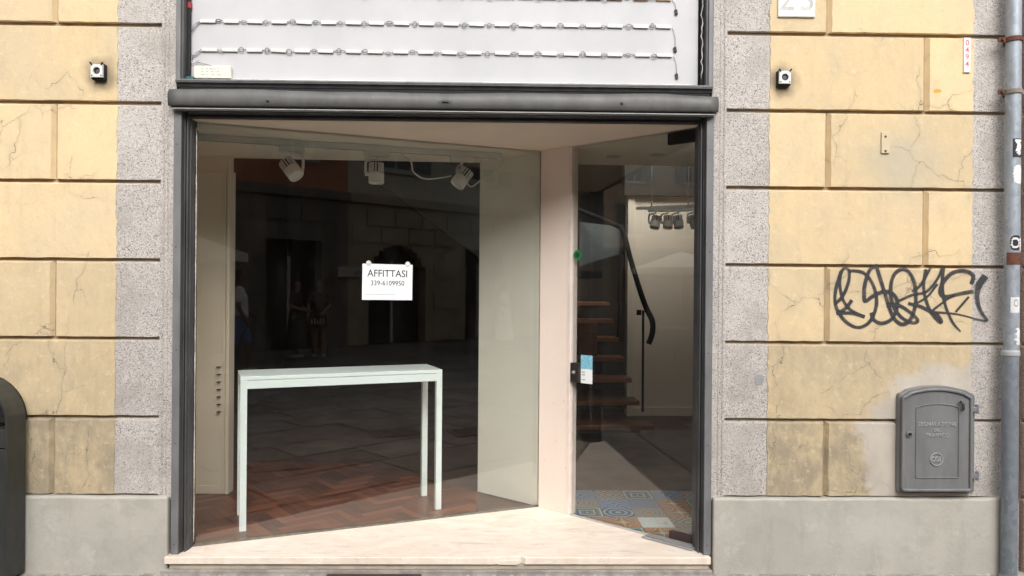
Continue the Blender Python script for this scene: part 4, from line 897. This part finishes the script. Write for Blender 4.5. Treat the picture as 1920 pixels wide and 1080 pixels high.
MB().ext([(x, y0b + .1, z) for x, z in inn if z > .2] , (0, .08, 0)).build('inner_liner', BLACK, bn)
MB().box(cxb - BW / 2 + .03, cxb + BW / 2 - .03, y0b + .03, y1b - .01, .001, .03).build('foot', BLACK, bn)

# ------------------------------------------------------------------ the street behind the camera (seen in the glass)
WALLC = {'dark_stone': simple('street_dark_stone', (.17, .15, .13), (.13, .115, .10), 1.2, .85, .3, 12), 'stone': simple('street_stone', (.42, .34, .245), (.33, .265, .19), 1.2, .85, .3, 12), 'terracotta': simple('street_terracotta', (.50, .20, .11), (.44, .18, .10), .8, .85), 'ochre': simple('street_ochre', (.56, .42, .24), (.50, .38, .22), .7, .85), 'cream': simple('street_cream', (.62, .55, .43), (.56, .5, .39), .7, .85)}
SFRAME = simple('street_window_frame', (.55, .52, .46), rough=.6); SPANE = simple('street_pane', (.03, .035, .04), (.02, .025, .03), 1, .12); SHUT = simple('street_shutter', (.16, .19, .16), (.13, .15, .13), 3, .7); SROOF = simple('street_roof', (.25, .12, .08), rough=.9); SDARK = simple('doorway', (.03, .027, .025), rough=.7)
wmesh = {}
def win_meshes(ww, wh):
    k = (ww, wh)
    if k not in wmesh:
        m = MB(); e = .07
        m.box(-ww / 2, -ww / 2 + e, .08, .16, 0, wh).box(ww / 2 - e, ww / 2, .08, .16, 0, wh).box(-ww / 2 + e, ww / 2 - e, .08, .16, 0, e).box(-ww / 2 + e, ww / 2 - e, .08, .16, wh - e, wh).box(-.03, .03, .09, .15, e, wh - e).box(-ww / 2 - .1, ww / 2 + .1, -.1, .08, -.09, -.002)
        pn_ = MB().box(-ww / 2 + e, ww / 2 - e, .115, .125, e, wh - e); sh_ = MB().box(-ww * .24, ww * .24, -.05, -.004, 0, wh)
        for i in range(12): sh_.box(-ww * .2, ww * .2, -.062, -.0502, .08 + i * (wh - .16) / 12, .08 + (i + .55) * (wh - .16) / 12)
        r = []
        for mm, nm_, mt in ((m, 'window', SFRAME), (pn_, 'pane', SPANE), (sh_, 'shutter', SHUT)): x_ = mm.mesh(nm_); x_.materials.append(mt); r.append(x_)
        wmesh[k] = r
    return wmesh[k]
def new(name, me, parent, loc=(0, 0, 0)):
    o = bpy.data.objects.new(name, me); col.objects.link(o); o.parent = parent; o.location = loc; return o
def street_building(label, loc, rz, width, upper, ground, bays, floors=3, blocks=False, arches=(), gh=3.75, detail=True):
    """local frame: front face on y=0 looking to -y"""
    b = thing('street_building', label, 'building', None, loc, rz); bw = width / bays; wall = MB(); gw = MB(); DP = 1.2; fh = 3.2
    op = []
    for i in range(bays):
        cx = (i + .5) * bw; ar = i in arches; ow = 1.9 if ar else 1.5; oh = 2.5 if ar else 2.7; op.append((cx, ow, oh, ar))
        gw.box(i * bw, cx - ow / 2, 0, DP, 0, gh).box(cx + ow / 2, (i + 1) * bw, 0, DP, 0, gh)
        if ar:
            for k in range(12):
                xa_ = cx - ow / 2 + ow * k / 12; xm = xa_ + ow / 24 - cx; zz = 1.75 + math.sqrt(max(0, (ow / 2) ** 2 - xm * xm)); gw.box(xa_, xa_ + ow / 12, 0, DP, zz, gh)
        else: gw.box(cx - ow / 2, cx + ow / 2, 0, DP, oh, gh)
        dp_ = MB().box(cx - ow / 2, cx + ow / 2, .35, .4, 0, oh + .3).build('doorway', SDARK, b); MB().box(cx - .04, cx + .04, .30, .3495, 0, 2.3).build('mullion', SFRAME, dp_)
        for f_ in range(floors):
            zb = gh + .25 + f_ * fh; ww, wh = 1.1, 1.9
            wall.box(i * bw, cx - ww / 2, .04, DP, zb, zb + fh).box(cx + ww / 2, (i + 1) * bw, .04, DP, zb, zb + fh).box(cx - ww / 2, cx + ww / 2, .04, DP, zb, zb + .75).box(cx - ww / 2, cx + ww / 2, .04, DP, zb + .75 + wh, zb + fh)
            m0, m1, m2 = win_meshes(ww, wh); wo = new('window', m0, b, (cx, .05, zb + .75)); new('pane', m1, wo)
            for sx in (-1, 1): new('shutter', m2, wo, (sx * ww * .76, 0, 0))
    gw.build('ground_floor', WALLC[ground], b); wall.build('upper_wall', WALLC[upper], b)
    MB().box(0, width, -.14, DP, gh, gh + .25).build('string_course', WALLC[ground], b, bevel=.03)
    zt = gh + .25 + floors * fh; MB().box(0, width, -.45, DP, zt, zt + .35).build('cornice', WALLC[ground], b, bevel=.05)
    rf = MB().ext([(0, -.3, zt + .35), (0, DP + 6, zt + .35), (0, DP + 3, zt + 2)], (width, 0, 0)); rf.build('roof', SROOF, b)
    MB().box(0, width, DP, DP + 6, 0, zt + .34).build('body', WALLC[upper], b)
    if blocks:
        cw, chh = .86, .41; me_ = MB().box(-cw / 2, cw / 2, -.05, .02, -chh / 2, chh / 2); me_ = me_.mesh('stone_block'); me_.materials.append(WALLC[ground])
        for r_ in range(8):
            x = .45 + (.45 if r_ % 2 else 0)
            while x < width - .4:
                z = .24 + r_ * .45
                if all(abs(x - cx) > ow / 2 + cw / 2 - .02 or z - chh / 2 > oh + .2 for cx, ow, oh, ar in op) and z + chh / 2 < gh:
                    o = new('stone_block', me_, b, (x, 0, z))
                x += .9
    return b
YO = -12.6
b2 = street_building('cream upper walls over a grey rusticated ground floor with arched doorways across the street', (26, YO, 0), math.pi, 19, 'cream', 'stone', 6, 1, True, (3, 5))
b1 = street_building('terracotta red upper walls over a grey stone ground floor across the street', (7, YO, 0), math.pi, 9, 'terracotta', 'dark_stone', 3, 1, True, ())
b3 = street_building('long ochre house with green shutters farther along the opposite side', (-2, YO, 0), math.pi, 30, 'ochre', 'cream', 9, 1)
b4 = street_building('brown stone house closing the far end of the street', (-38, -16, 0), -math.pi / 2, 18, 'stone', 'dark_stone', 5, 3)
b4.rotation_euler.z = math.pi / 2
b5 = street_building('ochre house continuing the shop side of the street', (-36, .35, 0), 0, 29.5, 'ochre', 'cream', 9, 3)
# bank sign on the facade across the street
bs = thing('bank_sign', 'long pale sign board reading Banca on the facade across the street', 'sign', loc=(7.4, YO + .09, 1.93), rz=math.pi)
MB().box(-.75, .75, -.03, .03, -.13, .13).build('board', SFRAME, bs, bevel=.005); lettering('Banca', .24, INK, bs, WALLTXT((0, -.031, 0)), .002, 'lettering')
# gratings in the paving
for (x, y_) in ((1.29, -2.24), (-.25, -1.70), (1.95, -1.72)):
    gr = thing('drain_grating', 'cast iron grating of parallel bars let into the paving before the shop', 'grating', 'gratings in the paving', (x, y_, .006), R(20))
    MB().box(-.26, .26, -.2, -.17, -.004, .004).box(-.26, .26, .17, .2, -.004, .004).box(-.26, -.23, -.17, .17, -.004, .004).box(.23, .26, -.17, .17, -.004, .004).build('rim', CASTIRON, gr)
    for i in range(9): MB().box(-.23 + i * .0525, -.20 + i * .0525, -.17, .17, -.004, .003).build('bar', CASTIRON, gr)
# cafe parasols, table and chairs
CANVAS = simple('parasol_canvas', (.78, .76, .71), rough=.8); WICK = simple('chair_metal', (.07, .07, .07), rough=.5)
def parasol(x, y_, label):
    t = thing('parasol', label, 'parasol', None, (x, y_, 0)); m = MB(); n = 8; e = 1.55
    rim = [(e * math.cos(2 * math.pi * i / n + .39), e * math.sin(2 * math.pi * i / n + .39)) for i in range(n)]
    vs3 = [(0, 0, 2.75)] + [(a, b, 2.2) for a, b in rim] + [(a, b, 2.03) for a, b in rim] + [(0, 0, 2.70)] + [(a * .985, b * .985, 2.17) for a, b in rim]
    fs3 = []
    for i in range(n): j = (i + 1) % n; fs3 += [(0, 1 + i, 1 + j), (1 + i, 9 + i, 9 + j, 1 + j), (17, 18 + j, 18 + i)]
    m.add(vs3, fs3).build('canopy', CANVAS, t); MB().tube([(0, 0, .02), (0, 0, 2.72)], .025, 10).build('pole', STEEL, t); MB().lathe((0, 0, .001), (0, 0, 1), [(.28, 0), (.28, .06), (.06, .1)], 20).build('base', CASTIRON, t)
    for a, b in rim: MB().tube([(0, 0, 2.66), (a * .97, b * .97, 2.165)], .009, 6).build('rib', STEEL, t)
parasol(1.9, -11.0, 'white canvas parasol standing by the facade across the street'); parasol(-17.5, -6.3, 'white canvas parasol over the cafe table down the street')
def cafe_chair(x, y_, rz, label):
    t = thing('cafe_chair', label, 'chair', 'cafe chairs down the street', (x, y_, 0), rz)
    MB().lathe((0, 0, .44), (0, 0, 1), [(.20, 0), (.21, .01), (.20, .025)], 20).build('seat', WICK, t)
    for a in (45, 135, 225, 315): MB().tube([(.15 * math.cos(R(a)), .15 * math.sin(R(a)), .445), (.21 * math.cos(R(a)), .21 * math.sin(R(a)), .0)], .011, 7).build('leg', WICK, t)
    MB().tube(smooth_path([(-.19, .06, .45), (-.2, .12, .7), (-.12, .2, .86), (.12, .2, .86), (.2, .12, .7), (.19, .06, .45)], 5), .011, 7).build('backrest', WICK, t)
    MB().tube(smooth_path([(-.08, .18, .46), (-.08, .2, .62), (0, .21, .72), (.08, .2, .62), (.08, .18, .46)], 4), .007, 6).build('back_loop', WICK, t)
cafe_chair(-9.3, -3.3, R(100), 'black metal cafe chair at the round table down the street'); cafe_chair(-10.6, -3.0, R(-60), 'black metal cafe chair at the round table down the street'); cafe_chair(-9.6, -4.2, R(30), 'black metal cafe chair at the round table down the street')
ct = thing('cafe_table', 'small round cafe table under the parasol down the street', 'table', None, (-10, -3.55, 0)); MB().lathe((0, 0, .72), (0, 0, 1), [(.34, 0), (.35, .01), (.34, .025)], 28).build('tabletop', STEEL, ct); MB().tube([(0, 0, .02), (0, 0, .72)], .025, 8).build('column', WICK, ct); MB().lathe((0, 0, .001), (0, 0, 1), [(.24, 0), (.22, .02), (.04, .04)], 20).build('foot', WICK, ct)

# people across the street: one continuous body each, clothing as children
def voxel(mb, name, mat, parent, vox, sm=4):
    o = mb.build(name, mat, parent); r_ = o.modifiers.new('remesh', 'REMESH'); r_.mode = 'VOXEL'; r_.voxel_size = vox; r_.use_smooth_shade = True
    s_ = o.modifiers.new('smooth', 'SMOOTH'); s_.iterations = sm; s_.factor = .5; return o
def person(label, loc, rz, h, skin, hair, top, bottom, armL, armR, legs='trousers', stride=.0, long_hair=False):
    t = thing('person', label, 'person', None, loc, rz); k = h / 1.75
    V = lambda x, y_, z: Vector((x, y_, z)) * k
    SK, HR, TP, BT = [simple('cloth_%d' % random.randint(0, 99999), c, rough=.8, scale=12) for c in (skin, hair, top, bottom)]
    hip = [V(-.09, 0, .92), V(.09, 0, .92)]; knee = [V(-.10, -.02 - stride, .50), V(.10, -.02 + stride, .50)]; ank = [V(-.10, .03 - stride * 1.3, .09), V(.10, .03 + stride * 2, .09)]
    shd = [V(-.18, 0, 1.43), V(.18, 0, 1.43)]
    el = [V(*armL[0]), V(*armR[0])]; wr = [V(*armL[1]), V(*armR[1])]
    b = MB(); c = lambda p, q, r1_, r2_: b.capsule(p, q, r1_ * k, r2_ * k, 12)
    c(V(-.06, 0, .96), V(.06, 0, .96), .115, .115); c(V(0, 0, .98), V(0, -.01, 1.18), .13, .115); c(V(-.05, 0, 1.30), V(.05, 0, 1.30), .125, .125); c(V(-.13, 0, 1.42), V(.13, 0, 1.42), .065, .065)
    c(V(0, 0, 1.42), V(0, -.015, 1.56), .055, .05); c(V(0, -.01, 1.66), V(0, -.015, 1.60), .088, .068); c(V(0, -.10, 1.635), V(0, -.112, 1.62), .012, .016)
    for s_ in (0, 1):
        c(hip[s_], knee[s_], .085, .058); c(knee[s_], ank[s_], .056, .038); c(ank[s_] + V(0, .02, -.045), ank[s_] + V(0, -.14, -.055), .04, .033)
        c(shd[s_], el[s_], .052, .042); c(el[s_], wr[s_], .040, .028)
        dv = (wr[s_] - el[s_]).normalized(); sd2 = dv.orthogonal().normalized(); pm = wr[s_] + dv * .05 * k
        c(wr[s_], pm + dv * .02 * k, .030, .034)
        for f_ in range(4): o_ = sd2 * (f_ - 1.5) * .019 * k; ln = (.065, .08, .075, .055)[f_]; c(pm + o_ + dv * .03 * k, pm + o_ * 1.15 + dv * (.03 + ln) * k + dv.cross(sd2) * .015 * k, .0095, .008)
        c(wr[s_] + dv * .02 * k + sd2 * .03 * k, pm + sd2 * .055 * k + dv * .02 * k, .012, .009)
        c(V((-.087, .087)[s_], .0, 1.63), V((-.09, .09)[s_], .005, 1.645), .012, .016)
    voxel(b, 'body', SK, t, .011)
    hb = MB(); hb.capsule(V(0, .018, 1.69), V(0, .03, 1.64), .092 * k, .085 * k, 14)
    if long_hair: hb.capsule(V(0, .06, 1.62), V(0, .08, 1.42), .08 * k, .06 * k, 12)
    voxel(hb, 'hair', HR, t, .016)
    tp = MB(); c2 = lambda p, q, r1_, r2_: tp.capsule(p, q, r1_ * k, r2_ * k, 12)
    c2(V(-.05, 0, 1.02), V(.05, 0, 1.02), .14, .14); c2(V(0, 0, 1.0), V(0, 0, 1.2), .15, .14); c2(V(-.06, 0, 1.28), V(.06, 0, 1.28), .138, .138); c2(V(-.13, 0, 1.415), V(.13, 0, 1.415), .08, .08)
    for s_ in (0, 1): c2(shd[s_], shd[s_].lerp(el[s_], .62), .068, .064)
    voxel(tp, 'shirt', TP, t, .016)
    bt = MB(); c3 = lambda p, q, r1_, r2_: bt.capsule(p, q, r1_ * k, r2_ * k, 14)
    if legs == 'skirt':
        bt.tube([V(0, 0, 1.06), V(0, 0, .95), V(0, 0, .6), V(0, 0, .22)], [.135 * k, .165 * k, .20 * k, .25 * k], 20)
    else:
        c3(V(-.06, 0, .95), V(.06, 0, .95), .135, .135)
        for s_ in (0, 1):
            c3(hip[s_], hip[s_].lerp(knee[s_], .85), .105, .088)
            if legs == 'trousers': c3(knee[s_], ank[s_] + V(0, 0, .02), .082, .068)
    voxel(bt, 'skirt' if legs == 'skirt' else legs, BT, t, .016)
    sb = MB()
    for s_ in (0, 1): sb.capsule(ank[s_] + V(0, .03, -.045), ank[s_] + V(0, -.14, -.052), .047 * k, .04 * k, 12)
    voxel(sb, 'shoes', simple('shoes_%d' % random.randint(0, 99999), (.6, .58, .55), rough=.6), t, .014)
    return t
person('person in white t-shirt and blue shorts walking across the street', (2.33, -8.5, .006), R(115), 1.80, (.16, .09, .06), (.02, .016, .014), (.80, .81, .86), (.12, .22, .45), ((-.24, .05, 1.15), (-.20, -.16, 1.02)), ((.24, .02, 1.15), (.25, -.10, .92)), 'shorts', .12)
person('person in dark top and long dark skirt standing across the street', (4.39, -10.38, .006), R(140), 1.66, (.42, .24, .18), (.03, .02, .015), (.06, .055, .055), (.035, .033, .035), ((-.23, .03, 1.17), (-.14, -.20, 1.10)), ((.23, .03, 1.17), (.12, -.21, 1.10)), 'skirt', 0, True)
p3 = person('person in beige trousers holding a black lettered bag across the street', (4.85, -10.22, .006), R(215), 1.68, (.40, .24, .18), (.10, .07, .05), (.10, .085, .075), (.26, .19, .13), ((-.23, .02, 1.16), (-.13, -.19, 1.05)), ((.23, .02, 1.16), (.22, -.12, .98)), 'trousers')
person('person in white shirt and white skirt standing by the arched doorway', (9.6, -9.4, .006), R(150), 1.68, (.45, .28, .2), (.12, .07, .04), (.72, .7, .67), (.70, .68, .65), ((-.23, .03, 1.17), (-.24, -.06, .93)), ((.23, .02, 1.17), (.15, -.19, 1.12)), 'skirt', 0, True)
bgx = thing('shoulder_bag', 'black bag with white letters held by the person in beige trousers', 'bag', None, (4.85, -10.22, .006), R(215))
MB().box(-.19, .19, -.30, -.215, .66, .93).build('bag_body', STICKERBLACK, bgx, bevel=.02); MB().tube(smooth_path([(-.12, -.25, .92), (-.12, -.22, 1.05), (-.05, -.21, 1.09), (.05, -.21, 1.09), (.12, -.22, 1.05), (.12, -.25, .92)], 4), .010, 7).build('handle', STICKERBLACK, bgx)
m = MB()
for i, (x, h_) in enumerate(((-.12, .10), (-.06, .12), (0, .08), (.06, .12), (.12, .10))): m.box(x - .012, x + .012, -.304, -.3005, .74, .74 + h_)
m.build('white_print', STICKER, bgx)
